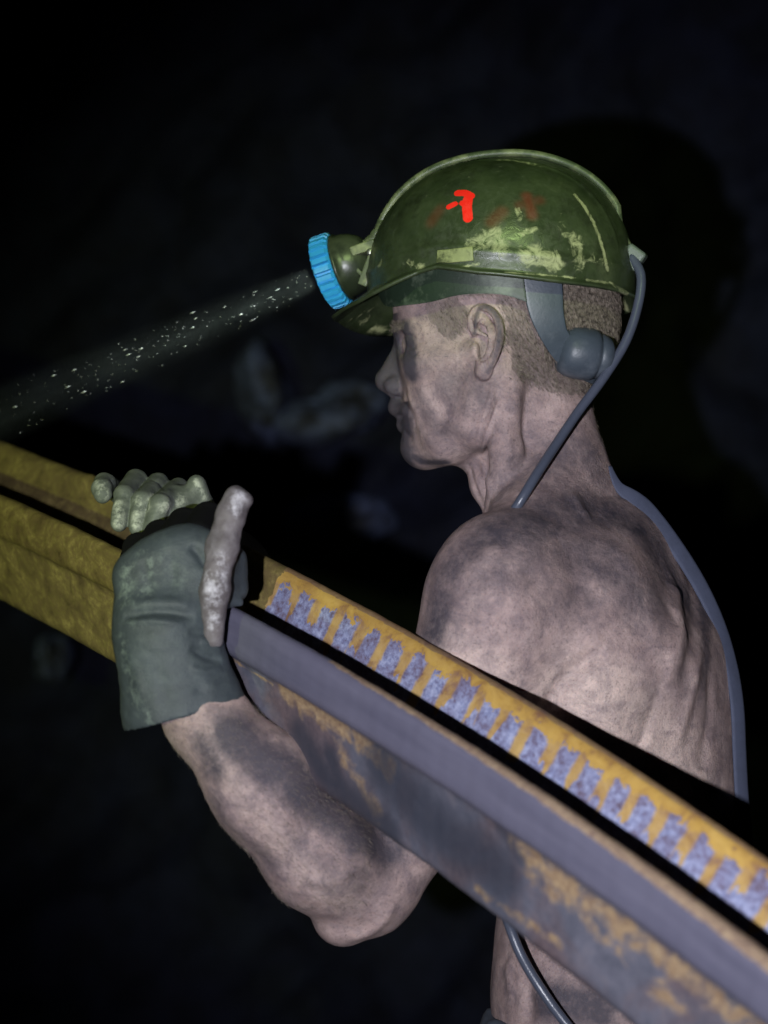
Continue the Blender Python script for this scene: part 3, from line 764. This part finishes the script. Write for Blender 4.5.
# bracket: a plate on the shell with a hooked tongue
bk = HP(371, 268, .012)
def box_at(name, c, ax3, half, mat, parent, bw=.0012):
    vv = [np.array(c) + sum(np.array(a) * h * s for a, h, s in zip(ax3, half, sg)) for sg in [(x, y, z) for x in (-1, 1) for y in (-1, 1) for z in (-1, 1)]]
    ff_ = [(0, 1, 3, 2), (4, 6, 7, 5), (0, 4, 5, 1), (2, 3, 7, 6), (0, 2, 6, 4), (1, 5, 7, 3)]
    o = adopt(link(name, mesh_list(name, vv, ff_, False), mat), parent); 
    bm = bmesh.new(); bm.from_mesh(o.data); bmesh.ops.recalc_face_normals(bm, faces=bm.faces); bm.to_mesh(o.data); bm.free()
    return bevel(o, bw, 3)
ol = simple('olive_bracket', (.07, .085, .045), .45, nscale=90, dirt_shade=(.20, .22, .11))
up_ = HU * .93 + HF * -.36; up_ /= np.linalg.norm(up_); fr_ = np.cross(HS, up_)
br = box_at('bracket', HP(372.5, 267, .012), (fr_, HS, up_), (.0045, .013, .019), ol, lamp)
box_at('bracket', HP(366, 249, .012), (LD, HS, np.cross(LD, HS)), (.012, .013, .0045), ol, lamp)
box_at('bracket', HP(364, 275, .013), (LD * .6 + HU * .8, HS, np.cross(LD * .6 + HU * .8, HS)), (.010, .010, .002), ol, lamp, .0008)
lathe('screw', HP(370, 252, .026), HS, [(0, .003), (.0015, .003), (.002, .002)], simple('steel_screw', (.5, .5, .45), .35, 1), None, 16)
adopt(bpy.data.objects['screw'], lamp)
# cable
gc = simple('olive_cable', (.045, .06, .032), .42, nscale=120, dirt_shade=(.15, .165, .09))
cb = simple('slate_cable', (.062, .072, .10), .30, nscale=100, var=.2)
lam_top = HP(362, 245, .004)
crest = [lam_top, HP(375, 236, .004), HP(392, 214, .006), HP(414, 191, .008), HP(440, 172, .008), HP(470, 160, .006), HP(500, 155, .004), HP(530, 156, .002), HP(560, 166, .0), HP(590, 189, .0), HP(612, 218, .0), HP(632, 253, .006)]
# keep the cable just above the shell
cr = catmull(crest, 8)
for q_ in cr[6:-6]:
    h_ = hs_.T.ray_cast(Vector((q_[0], q_[1], 2.2)), Vector((0, 0, -1)))[0]
    if h_ is not None: q_[2] = max(q_[2], h_[2] + .0042)
cable1 = adopt(tube('cable', cr, .0037, gc), lamp); cable1['label'] = 'olive cable along the helmet crest'
rib_ = adopt(tube('strain_relief', catmull([HP(360, 250, .004), HP(372, 240, .004), HP(385, 222, .006)], 14), [.0060, .0052, .0060, .0052, .0060, .0050, .0056, .0048, .0052, .0044], ol), lamp)
c2 = [HP(632, 256, .010), HP(641, 276, .016), HP(638, 305, .022), HP(626, 341, .030), HP(604, 377, .042), HP(578, 412, .058), P(557, 443, 2.105), P(538, 472, 2.085), P(521, 500, 2.075), P(509, 518, 2.085), P(496, 536, 2.11),
      P(485, 565, 2.12), P(470, 620, 2.125), P(462, 700, 2.13), P(475, 800, 2.12), P(495, 880, 2.085), P(508, 922, 2.055), P(522, 957, 2.045), P(543, 992, 2.035), P(568, 1026, 2.03), P(610, 1075, 2.02), P(655, 1100, 2.08)]
cable2 = adopt(tube('cable', catmull(c2, 8), .0043, cb), lamp); cable2['label'] = 'slate-grey cable hanging from the rear clip past the neck'
# rear clip
cl_ = HP(633, 258, .006)
clip = box_at('cable_clip', cl_, (HF * .8 + HU * .6, HS, HU * .8 - HF * .6), (.0095, .008, .010), simple('grey_clip', (.10, .125, .10), .5, nscale=80), helmet, .003)
tube_h = adopt(tube('clip_wire', catmull([HP(624, 262, .010), HP(621, 275, .012), HP(627, 284, .012), HP(631, 274, .012), HP(627, 264, .012)], 8), .0012, ol), helmet)

# ------------------------------------------------------------------ strap down the back
sp = [(592, 466), (600, 478), (616, 489), (634, 497), (652, 514), (675, 545), (695, 576), (712, 608), (726, 645), (734, 680), (738, 712), (739, 745)]
pts = []
for (x_, y_) in catmull(sp, 5):
    e_ = 780.0
    while e_ > 560 and b.hit(e_, y_) is None: e_ -= 1.0
    h_ = b.hit(e_ - 3, y_); Yq = float(h_[1]) if h_ is not None else 2.2
    pts.append(P(max(x_, e_ - 2), y_, Yq - .004))
pts = np.array(pts)
for _ in range(12): pts[1:-1] = (pts[:-2] + pts[2:] + 2 * pts[1:-1]) / 4
pts = list(pts); Yl = float(pts[-1][1]); low = [P(742, 800, Yl), P(748, 860, Yl), P(755, 930, Yl), P(750, 1010, Yl)]
strap_pts = np.concatenate([pts, catmull([pts[-1]] + low, 6)[1:]])
stm = simple('slate_strap_webbing', (.055, .065, .105), .8, nscale=120, var=.25)
nrm = np.array([BR[0] * -1 + BR[1] * .55] * len(strap_pts))
wid = np.concatenate([np.linspace(.25, 1, 10), np.full(30, 1.0)])
strap = tube('shoulder_strap', strap_pts, list(wid), stm, seg=12, flat=(nrm, .0085, .0020))
tag(strap, 'narrow slate-blue strap hanging from the nape down the bare back', 'strap')

# ------------------------------------------------------------------ steel profile
LA = ([0, 250, 400, 558, 768], [450, 553, 627, 715, 851]); LC = ([0, 125, 228, 500, 584, 768], [496, 551, 604, 763, 824, 953])
fA, fC = np.polyfit(*LA, 2), np.polyfit(*LC, 2)
def Yb(px): return 1 / (1 / 2.30 + (1 / 1.55 - 1 / 2.30) * px / 768)
pxs = np.linspace(-40, 790, 40)
core = [P(x_, float(np.polyval(fC, x_)), Yb(x_)) for x_ in pxs]
def extend(core, L, front):
    a, d = (core[0], core[0] - core[3]) if front else (core[-1], core[-1] - core[-4]); d = d / np.linalg.norm(d)
    e = [a + d * L * k / 6 for k in range(1, 7)]
    return e[::-1] + core if front else core + e
core = extend(extend(core, .9, True), .45, False)
path = catmull(core, 12)
TIL = math.radians(24)
# outline of the trough section, opening upwards: (n away from the viewer, v up); near side first
half = [(-.030, -.004), (-.040, .004), (-.050, .050), (-.056, .074), (-.060, .080), (-.0715, .083), (-.0755, .088), (-.0770, .118), (-.0750, .1245), (-.068, .127), (-.0615, .1245), (-.058, .117), (-.047, .085), (-.036, .040), (-.026, .018), (-.016, .012)]
sec = half + [(-a_, v_) for a_, v_ in half[::-1]]
def dense(sec, st=.0035):
    out = []
    for i in range(len(sec)):
        a_, b_ = np.array(sec[i]), np.array(sec[(i + 1) % len(sec)]); k = max(1, int(np.linalg.norm(b_ - a_) / st))
        for q in range(k): out.append(a_ + (b_ - a_) * q / k)
    return np.array(out)
sd = dense(sec)
for _ in range(2): sd = sd * .6 + .2 * (np.roll(sd, 1, 0) + np.roll(sd, -1, 0))
nearrim = np.array([-.070, .126])       # what the traced line C follows
SC = 0.94
T_ = np.gradient(path, axis=0); T_ /= np.linalg.norm(T_, axis=1)[:, None]
bv = []; along = 0; al = []; pn = []; pv = []
for i, p_ in enumerate(path):
    if i: along += np.linalg.norm(path[i] - path[i - 1])
    view = p_ - np.array([0, 0, CAMZ]); view /= np.linalg.norm(view)
    away = view - T_[i] * (view @ T_[i]); away /= np.linalg.norm(away); upv = np.cross(away, T_[i]); upv = upv if upv[2] > 0 else -upv
    nA = away * math.cos(TIL) + upv * math.sin(TIL); vA = upv * math.cos(TIL) - away * math.sin(TIL)
    for q in sd:
        d_ = (q - nearrim) * SC; bv.append(p_ + nA * d_[0] + vA * d_[1]); al.append(along); pn.append(q[0]); pv.append(q[1])
ns_ = len(sd); bf = []
for i in range(len(path) - 1):
    for k in range(ns_):
        k2 = (k + 1) % ns_; bf.append((i * ns_ + k, i * ns_ + k2, (i + 1) * ns_ + k2, (i + 1) * ns_ + k))
bs = Sculpt(np.array(bv), np.array(bf))
k_ = np.argmin(np.abs(sd[:, 0] + .077) + np.abs(sd[:, 1] - .1)); i_ = len(path) // 2 * ns_ + k_
if bs.N[i_][1] > 0: bs.F = bs.F[:, ::-1].copy(); bs.N *= -1
bs.V += bs.N * (smooth_noise(bs.V, 70, 31) * .0004 + smooth_noise(bs.V, 260, 32) * .00018)[:, None]
bs.attr['along'] = np.array(al, np.float32); bs.attr['across'] = np.array(pn, np.float32); bs.attr['rise'] = np.array(pv, np.float32)
bs.bvh()
AL = lambda x: float(np.interp(x, [(p[0] / p[1]) * FPX + CX for p in path], np.array(al[::ns_])))
pt = bs.paint
A = bs.attr
for q, r_, v_ in (([(222, 652), (246, 668), (272, 684)], 4, 1), ([(288, 692), (318, 712), (350, 732), (388, 766)], 20, 1), ([(335, 735), (352, 770), (378, 812)], 16, .85), ([(300, 700), (300, 712)], 10, .8),
                  ([(515, 842), (570, 885), (640, 940), (720, 1000), (780, 1050)], 17, 1), ([(535, 870), (600, 930)], 20, .85), ([(478, 890), (520, 918), (560, 945)], 8, .9), ([(620, 960), (700, 1020)], 18, .7), ([(405, 862), (440, 875)], 4, .6),
                  ([(0, 560), (60, 590), (120, 620)], 60, 1), ([(-60, 520), (0, 545)], 60, 1), ([(0, 470), (120, 520)], 30, 1)): pt('rust', q, r_, v_)
for q, r_, v_ in (([(300, 735), (330, 780), (390, 830)], 20, 1), ([(385, 770), (440, 830), (500, 870)], 34, 1), ([(500, 830), (520, 860)], 10, .8), ([(330, 755), (345, 800)], 14, 1)): pt('hand_shade', q, r_, v_)  # shade of hand and thumb painted dark between the rust patches
if 'rust' not in A: A['rust'] = np.zeros(len(bs.V), np.float32)
A.setdefault('hand_shade', np.zeros(len(bs.V), np.float32))
# coordinates for the far inner face: rust running down from the top edge
st = M('rusty_steel')
cx = st.n('ShaderNodeCombineXYZ'); st.l(st.attr('along'), cx.inputs[0]); st.l(st.attr('rise'), cx.inputs[1]); st.l(st.attr('across'), cx.inputs[2]); av = cx.outputs[0]
n1_ = st.noise(40, 8, .68, av, .6); n2_ = st.noise(11, 6, .6, av, .4); n3_ = st.noise(170, 7, .72, av)
stre = st.noise(26, 5, .6, st.vec((4, 30, 30), src=av))
steel = st.ramp(n1_, [(.3, (.085, .09, .12)), (.55, (.15, .15, .19)), (.75, (.20, .18, .20))])
rustc = st.ramp(n3_, [(.3, (.17, .10, .07)), (.5, (.34, .235, .14)), (.7, (.50, .37, .21))])
brown = st.ramp(n3_, [(.3, (.075, .05, .06)), (.7, (.20, .135, .13))])
# general wall: steel with patches where painted
w1 = st.ramp(st.math('ADD', st.math('MULTIPLY', st.attr('rust'), .46), st.math('MULTIPLY', n1_, 1.0)), [(.80, 0), (.96, 1)])
col = st.mix(st.ramp(n2_, [(.45, 0), (.62, 1)]), steel, st.mix(.25, brown, steel))
col = st.mix(w1, col, rustc)
col = st.mix(st.math('MULTIPLY', st.attr('hand_shade'), .85), col, (.035, .04, .058))
# near flange outer face: smoother steel, rusty top arris
isN = st.math('MULTIPLY', st.math('LESS_THAN', st.attr('across'), -.060), st.math('GREATER_THAN', st.attr('rise'), .083))
fl = st.mix(st.ramp(st.noise(14, 5, .6, st.vec((.5, 5, 5), src=av)), [(.3, 0), (.7, 1)]), (.11, .108, .155), (.155, .15, .205))
top = st.ramp(st.math('ADD', st.math('MULTIPLY', st.attr('rise'), 10.0), st.math('MULTIPLY', n1_, .12)), [(.0, 0), (1.0, 1)])
topm = st.math('MULTIPLY', st.math('GREATER_THAN', st.math('ADD', st.math('ADD', st.attr('rise'), st.math('MULTIPLY', n1_, .007)), st.math('MULTIPLY', st.math('SUBTRACT', st.attr('along'), AL(420)), .014)), .1268), st.math('GREATER_THAN', st.attr('along'), AL(330)))
fl = st.mix(st.math('MULTIPLY', topm, .8), fl, rustc)
leftm = st.ramp(st.math('ADD', st.attr('along'), st.math('MULTIPLY', n2_, .05)), [(.0, 1), (1.0, 0)])
# far inner face: blue-grey paint under ochre rust with runs
isF = st.math('MULTIPLY', st.math('GREATER_THAN', st.attr('across'), .0), st.math('GREATER_THAN', st.attr('rise'), .02))
wv = st.n('ShaderNodeTexWave', wave_type='BANDS', bands_direction='X'); wv.inputs['Scale'].default_value = 10.0; wv.inputs['Distortion'].default_value = 3.0; wv.inputs['Detail'].default_value = 4; wv.inputs['Detail Scale'].default_value = .9
st.l(st.vec((1, .35, .35), src=av), wv.inputs['Vector'])
hgt = st.math('DIVIDE', st.math('SUBTRACT', st.attr('rise'), .085), .042)
drip = st.noise(1.0, 3, .55, st.vec((62, 9, 9), src=av), .35)
rm = st.math('ADD', st.math('ADD', st.math('MULTIPLY', hgt, .50), st.math('MULTIPLY', drip, 1.6)), st.math('ADD', st.math('MULTIPLY', n1_, .35), st.math('MULTIPLY', wv.outputs['Fac'], .16)))
band_ = st.ramp(st.math('ADD', hgt, st.math('MULTIPLY', st.math('ADD', n1_, st.math('MULTIPLY', n3_, .35)), 1.1)), [(.0, 0), (1.0, 1)])
band_ = st.math('GREATER_THAN', st.math('ADD', hgt, st.math('MULTIPLY', st.math('ADD', n1_, st.math('MULTIPLY', n3_, .5)), 1.15)), 1.56)
runs = st.ramp(st.math('ADD', st.math('MULTIPLY', wv.outputs['Fac'], .5), st.math('MULTIPLY', n3_, .45)), [(.50, 0), (.62, 1)])
reach = st.math('GREATER_THAN', st.math('ADD', hgt, st.math('MULTIPLY', drip, 2.2)), 1.18)
rmask = st.math('MAXIMUM', st.math('MULTIPLY', band_, .95), st.math('MULTIPLY', st.math('MULTIPLY', runs, reach), .85))
paint = st.mix(st.ramp(n1_, [(.42, 0), (.58, 1)]), st.ramp(n3_, [(.34, (.12, .075, .09)), (.48, (.20, .18, .28)), (.6, (.27, .29, .46))]), st.ramp(n3_, [(.36, (.17, .15, .24)), (.46, (.24, .27, .45)), (.64, (.45, .48, .66))]))
ochre = st.ramp(n1_, [(.35, (.26, .13, .05)), (.5, (.50, .30, .055)), (.7, (.62, .40, .08))])
fr = st.mix(rmask, paint, ochre)
fr = st.mix(st.math('MULTIPLY', st.math('GREATER_THAN', st.math('ADD', st.attr('rise'), st.math('MULTIPLY', n1_, .006)), .1270), .6), fr, brown)
lft = st.math('GREATER_THAN', AL(190), st.math('ADD', st.attr('along'), st.math('MULTIPLY', n2_, .08)))
oliv = st.mix(st.ramp(n3_, [(.35, 0), (.65, 1)]), st.ramp(n1_, [(.35, (.065, .048, .02)), (.5, (.20, .16, .05)), (.68, (.40, .32, .11))]), (.15, .105, .045))  # rust at the left end, the yellow lamp's light put into its colour
col = st.mix(isN, col, fl); col = st.mix(isF, col, fr); col = st.mix(lft, col, oliv)
st.set(Base_Color=col, Roughness=st.math('SUBTRACT', st.math('ADD', .48, st.math('MULTIPLY', n3_, .3)), st.math('MULTIPLY', isN, .22)), Metallic=.15, Specular_IOR_Level=.45).bump(st.math('ADD', n3_, st.math('MULTIPLY', n1_, .5)), .28, .0012)
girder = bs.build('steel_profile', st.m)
tag(girder, 'long curved rusty steel trough profile resting in the gloved hands beside the bare torso', 'steel profile')
bm = bmesh.new(); bm.from_mesh(girder.data); bmesh.ops.holes_fill(bm, edges=[e for e in bm.edges if e.is_boundary]); bm.to_mesh(girder.data); bm.free()

# ------------------------------------------------------------------ the tunnel
rk = M('coal_rock')
rn1 = rk.noise(1.4, 8, .6); rn2 = rk.noise(9, 8, .7)
rc = rk.mix(rk.ramp(rn2, [(.4, 0), (.7, 1)]), (.0028, .0038, .011), (.010, .013, .034))
rk.set(Base_Color=rc, Roughness=.75, Specular_IOR_Level=.3).bump(rn2, .8, .03)
def rock_sheet(name, org, du, dv, nu, nv, amp, seed, nrm):
    org, du, dv, nrm = map(np.array, (org, du, dv, nrm)); us, vs = np.meshgrid(np.linspace(0, 1, nu), np.linspace(0, 1, nv))
    Vv = org + us.ravel()[:, None] * du + vs.ravel()[:, None] * dv
    h = np.abs(smooth_noise(Vv, 2.2, seed)) * .6 + np.abs(smooth_noise(Vv, 6, seed + 1)) * .3 + np.abs(smooth_noise(Vv, 17, seed + 2)) * .12 + smooth_noise(Vv, 45, seed + 3) * .03
    Vv = Vv + nrm * (h * amp)[:, None]
    i, j = np.meshgrid(np.arange(nu - 1), np.arange(nv - 1)); a = (j * nu + i).ravel()
    return tag(link(name, mesh_np(name, Vv, np.stack([a, a + 1, a + nu + 1, a + nu], 1)), rk.m), kind='structure')
rock_sheet('wall_back', (-3.2, 4.6, -.1), (6.4, 0, 0), (0, 0, 3.4), 300, 170, .45, 41, (0, -1, 0))
rock_sheet('wall_left', (-3.0, -1.0, -.1), (0, 5.8, 0), (0, 0, 3.4), 150, 90, .35, 51, (1, 0, 0))
rock_sheet('wall_right', (3.0, -1.0, -.1), (0, 5.8, 0), (0, 0, 3.4), 150, 90, .35, 61, (-1, 0, 0))
rock_sheet('ceiling', (-3.2, -1.0, 3.1), (6.4, 0, 0), (0, 5.8, 0), 150, 150, .3, 71, (0, 0, -1))
fo = rock_sheet('floor', (-3.2, -1.0, -.0), (6.4, 0, 0), (0, 5.8, 0), 200, 200, -.04, 81, (0, 0, 1))
# paler blocks of stone that catch the flash on the far wall
pale = simple('pale_blue_stone', (.10, .13, .25), .8, nscale=9, var=.6, dirt_shade=(.015, .016, .022), bump=.6)
def rockblock(px, py, Y, r, seed, label):
    bm = bmesh.new(); bmesh.ops.create_icosphere(bm, subdivisions=5, radius=1)
    Vv = np.array([v.co[:] for v in bm.verts]); k = 1 + .34 * smooth_noise(Vv, 2.2, seed) + .10 * smooth_noise(Vv, 6, seed + 1) + .04 * smooth_noise(Vv, 16, seed + 2)
    Vv = Vv * k[:, None] * np.array(r)
    for v, q in zip(bm.verts, Vv): v.co = q
    me = bpy.data.meshes.new('stone_block'); bm.to_mesh(me); bm.free()
    for p_ in me.polygons: p_.use_smooth = True
    o = link('stone_block', me, pale); o.location = P(px, py, Y)
    tag(o, label, 'rock'); return o
rockblock(266, 390, 4.25, (.052, .12, .085), 91, 'pale blurred rock lump on the dark wall, leftmost of two in front of his face')
rockblock(338, 412, 4.22, (.10, .12, .06), 93, 'pale blurred rock lump on the dark wall close to his mouth')
rockblock(52, 655, 4.1, (.035, .08, .035), 95, 'small pale blurred rock under the left end of the steel profile')
rockblock(335, 530, 4.3, (.10, .10, .05), 97, 'dim blurred rock on the wall above the raised thumb, below the pale lumps')

# ------------------------------------------------------------------ dust in the lamp's beam
vm = bpy.data.materials.new('lit_dust'); vm.use_nodes = True; t = vm.node_tree; t.nodes.clear()
vo = t.nodes.new('ShaderNodeOutputMaterial'); vs = t.nodes.new('ShaderNodeVolumeScatter'); vs.inputs['Color'].default_value = (.85, .95, .9, 1); vs.inputs['Anisotropy'].default_value = .2
tc = t.nodes.new('ShaderNodeTexCoord'); mp = t.nodes.new('ShaderNodeMapping'); mp.inputs['Scale'].default_value = (75, 75, 16)
nz = t.nodes.new('ShaderNodeTexNoise'); nz.inputs['Scale'].default_value = 1; nz.inputs['Detail'].default_value = 5; nz.inputs['Roughness'].default_value = .7
mr = t.nodes.new('ShaderNodeMapRange'); mr.inputs[1].default_value = .35; mr.inputs[2].default_value = .7; mr.inputs[3].default_value = .15; mr.inputs[4].default_value = 1.6
ml = t.nodes.new('ShaderNodeMath'); ml.operation = 'MULTIPLY'; ml.inputs[1].default_value = .35
t.links.new(tc.outputs['Object'], mp.inputs[0]); t.links.new(mp.outputs[0], nz.inputs['Vector']); t.links.new(nz.outputs['Fac'], mr.inputs[0]); t.links.new(mr.outputs[0], ml.inputs[0])
t.links.new(ml.outputs[0], vs.inputs['Density']); t.links.new(vs.outputs[0], vo.inputs['Volume'])
apex = HP(311, 281, 0.0)
far_ = P(-60, 440, 2.36); BD = far_ - apex; BL = np.linalg.norm(BD); BD = BD / BL
dust = lathe('dust_haze', (0, 0, 0), (0, 0, 1), [(0.0, .0185), (.1, .023), (.25, .031), (.45, .042), (BL + .25, .058)], vm, None, 40)
qa, qb, qc = frame_of(BD); dust.matrix_world = Matrix(((qb[0], qc[0], qa[0], apex[0]), (qb[1], qc[1], qa[1], apex[1]), (qb[2], qc[2], qa[2], apex[2]), (0, 0, 0, 1)))
sx = t.nodes.new('ShaderNodeSeparateXYZ'); t.links.new(tc.outputs['Object'], sx.inputs[0])
def mth(op, a_, b_=None):
    o = t.nodes.new('ShaderNodeMath'); o.operation = op
    for v_, i_ in ((a_, 0), (b_, 1)):
        if v_ is None: continue
        if hasattr(v_, 'links'): t.links.new(v_, o.inputs[i_])
        else: o.inputs[i_].default_value = v_
    return o.outputs[0]
r2_ = mth('SQRT', mth('ADD', mth('MULTIPLY', sx.outputs[0], sx.outputs[0]), mth('MULTIPLY', sx.outputs[1], sx.outputs[1])))
fall = mth('MAXIMUM', mth('SUBTRACT', 1.0, mth('DIVIDE', r2_, mth('ADD', .0185, mth('MULTIPLY', sx.outputs[2], .044)))), 0.0)
fall = mth('MULTIPLY', mth('POWER', fall, .9), mth('DIVIDE', 2.9, mth('ADD', 1.0, mth('MULTIPLY', sx.outputs[2], 1.5))))
dn = mth('MULTIPLY', ml.outputs[0], fall); t.links.new(dn, vs.inputs['Density'])
tag(dust, 'faint dusty light beam slanting down from the headlamp', 'dust', kind='stuff')
ba, bb, bc = frame_of(BD)
dm_ = simple('wet_dust', (.85, .92, .88), .5)
Vd = []; Fd = []
ico = [(1, 0, 0), (-1, 0, 0), (0, 1, 0), (0, -1, 0), (0, 0, 1), (0, 0, -1)]; icf = [(0, 2, 4), (2, 1, 4), (1, 3, 4), (3, 0, 4), (2, 0, 5), (1, 2, 5), (3, 1, 5), (0, 3, 5)]
for i in range(230):
    d_ = RNG.uniform(.0, BL) ; rr_ = np.interp(d_, [0, .25, .45], [.014, .022, .030]) * math.sqrt(RNG.uniform(0, 1)); th = RNG.uniform(0, 6.28)
    c_ = apex + BD * d_ + (bb * math.cos(th) + bc * math.sin(th)) * rr_
    big = RNG.uniform() < .09; s_ = RNG.uniform(.0005, .0008) if big else RNG.uniform(.00008, .0002)
    k0 = len(Vd)
    for v in ico: Vd.append(c_ + ba * v[0] * s_ * 5.0 + bb * v[1] * s_ * (.45 if big else .8) + bc * v[2] * s_ * (.45 if big else .8))
    for f in icf: Fd.append(tuple(k0 + q for q in f))
grains = link('dust_grains', mesh_list('dust_grains', Vd, Fd), dm_)
tag(grains, 'bright specks of dust and spray drifting in the headlamp beam', 'dust', kind='stuff')

# ------------------------------------------------------------------ light
def lamp_obj(name, typ, loc, energy, col, size=.02, aim=None, angle=None, blend=.5):
    l = bpy.data.lights.new(name, typ); l.energy = energy; l.color = col; l.shadow_soft_size = size
    o = bpy.data.objects.new(name, l); C.objects.link(o); o.location = loc
    if aim is not None: o.rotation_euler = (Vector(aim) - Vector(loc)).to_track_quat('-Z', 'Y').to_euler()
    if angle: l.spot_size = math.radians(angle); l.spot_blend = blend
    return o
lamp_obj('camera_flash', 'SPOT', (-.17, .02, 1.445), 215, (.90, .91, 1.0), .012, tuple(P(585, 640, 2.2)), 40, 1.0)
lamp_obj('miner_lamp_light', 'SPOT', (-.85, .15, 1.50), 80, (.80, 1.0, .22), .02, tuple(P(-60, 520, 2.3)), 27, .8)
lamp_obj('helmet_fill_light', 'SPOT', (.10, .45, 2.45), 70, (.70, 1.0, .35), .03, tuple(P(480, 205, 2.2)), 12, .7)  # added spot that lights the helmet top, no lamp stands there
lamp_obj('headlamp_light', 'SPOT', tuple(lc + LD * .004), 9, (.85, 1.0, .92), .012, tuple(apex + BD), 16, 1.0)
w = bpy.data.worlds.new('World'); bpy.context.scene.world = w; w.use_nodes = True
w.node_tree.nodes['Background'].inputs[0].default_value = (.3, .4, .8, 1); w.node_tree.nodes['Background'].inputs[1].default_value = .002

# ------------------------------------------------------------------ camera
cam = bpy.data.cameras.new('camera'); co = bpy.data.objects.new('camera', cam); C.objects.link(co)
co.location = (0, 0, CAMZ); co.rotation_euler = (math.pi / 2, 0, 0)
cam.sensor_fit = 'VERTICAL'; cam.sensor_height = 36; cam.lens = 36 * FPX / 1024; cam.clip_start = .05
cam.dof.use_dof = True; cam.dof.focus_distance = 2.12; cam.dof.aperture_fstop = 4.0
sc = bpy.context.scene; sc.camera = co
vs_ = sc.view_settings; vs_.view_transform = 'Standard'; vs_.look = 'None'; vs_.exposure = 0; vs_.gamma = 1; vs_.use_curve_mapping = False
sc.cycles.use_denoising = True
sc.cycles.volume_bounces = 0
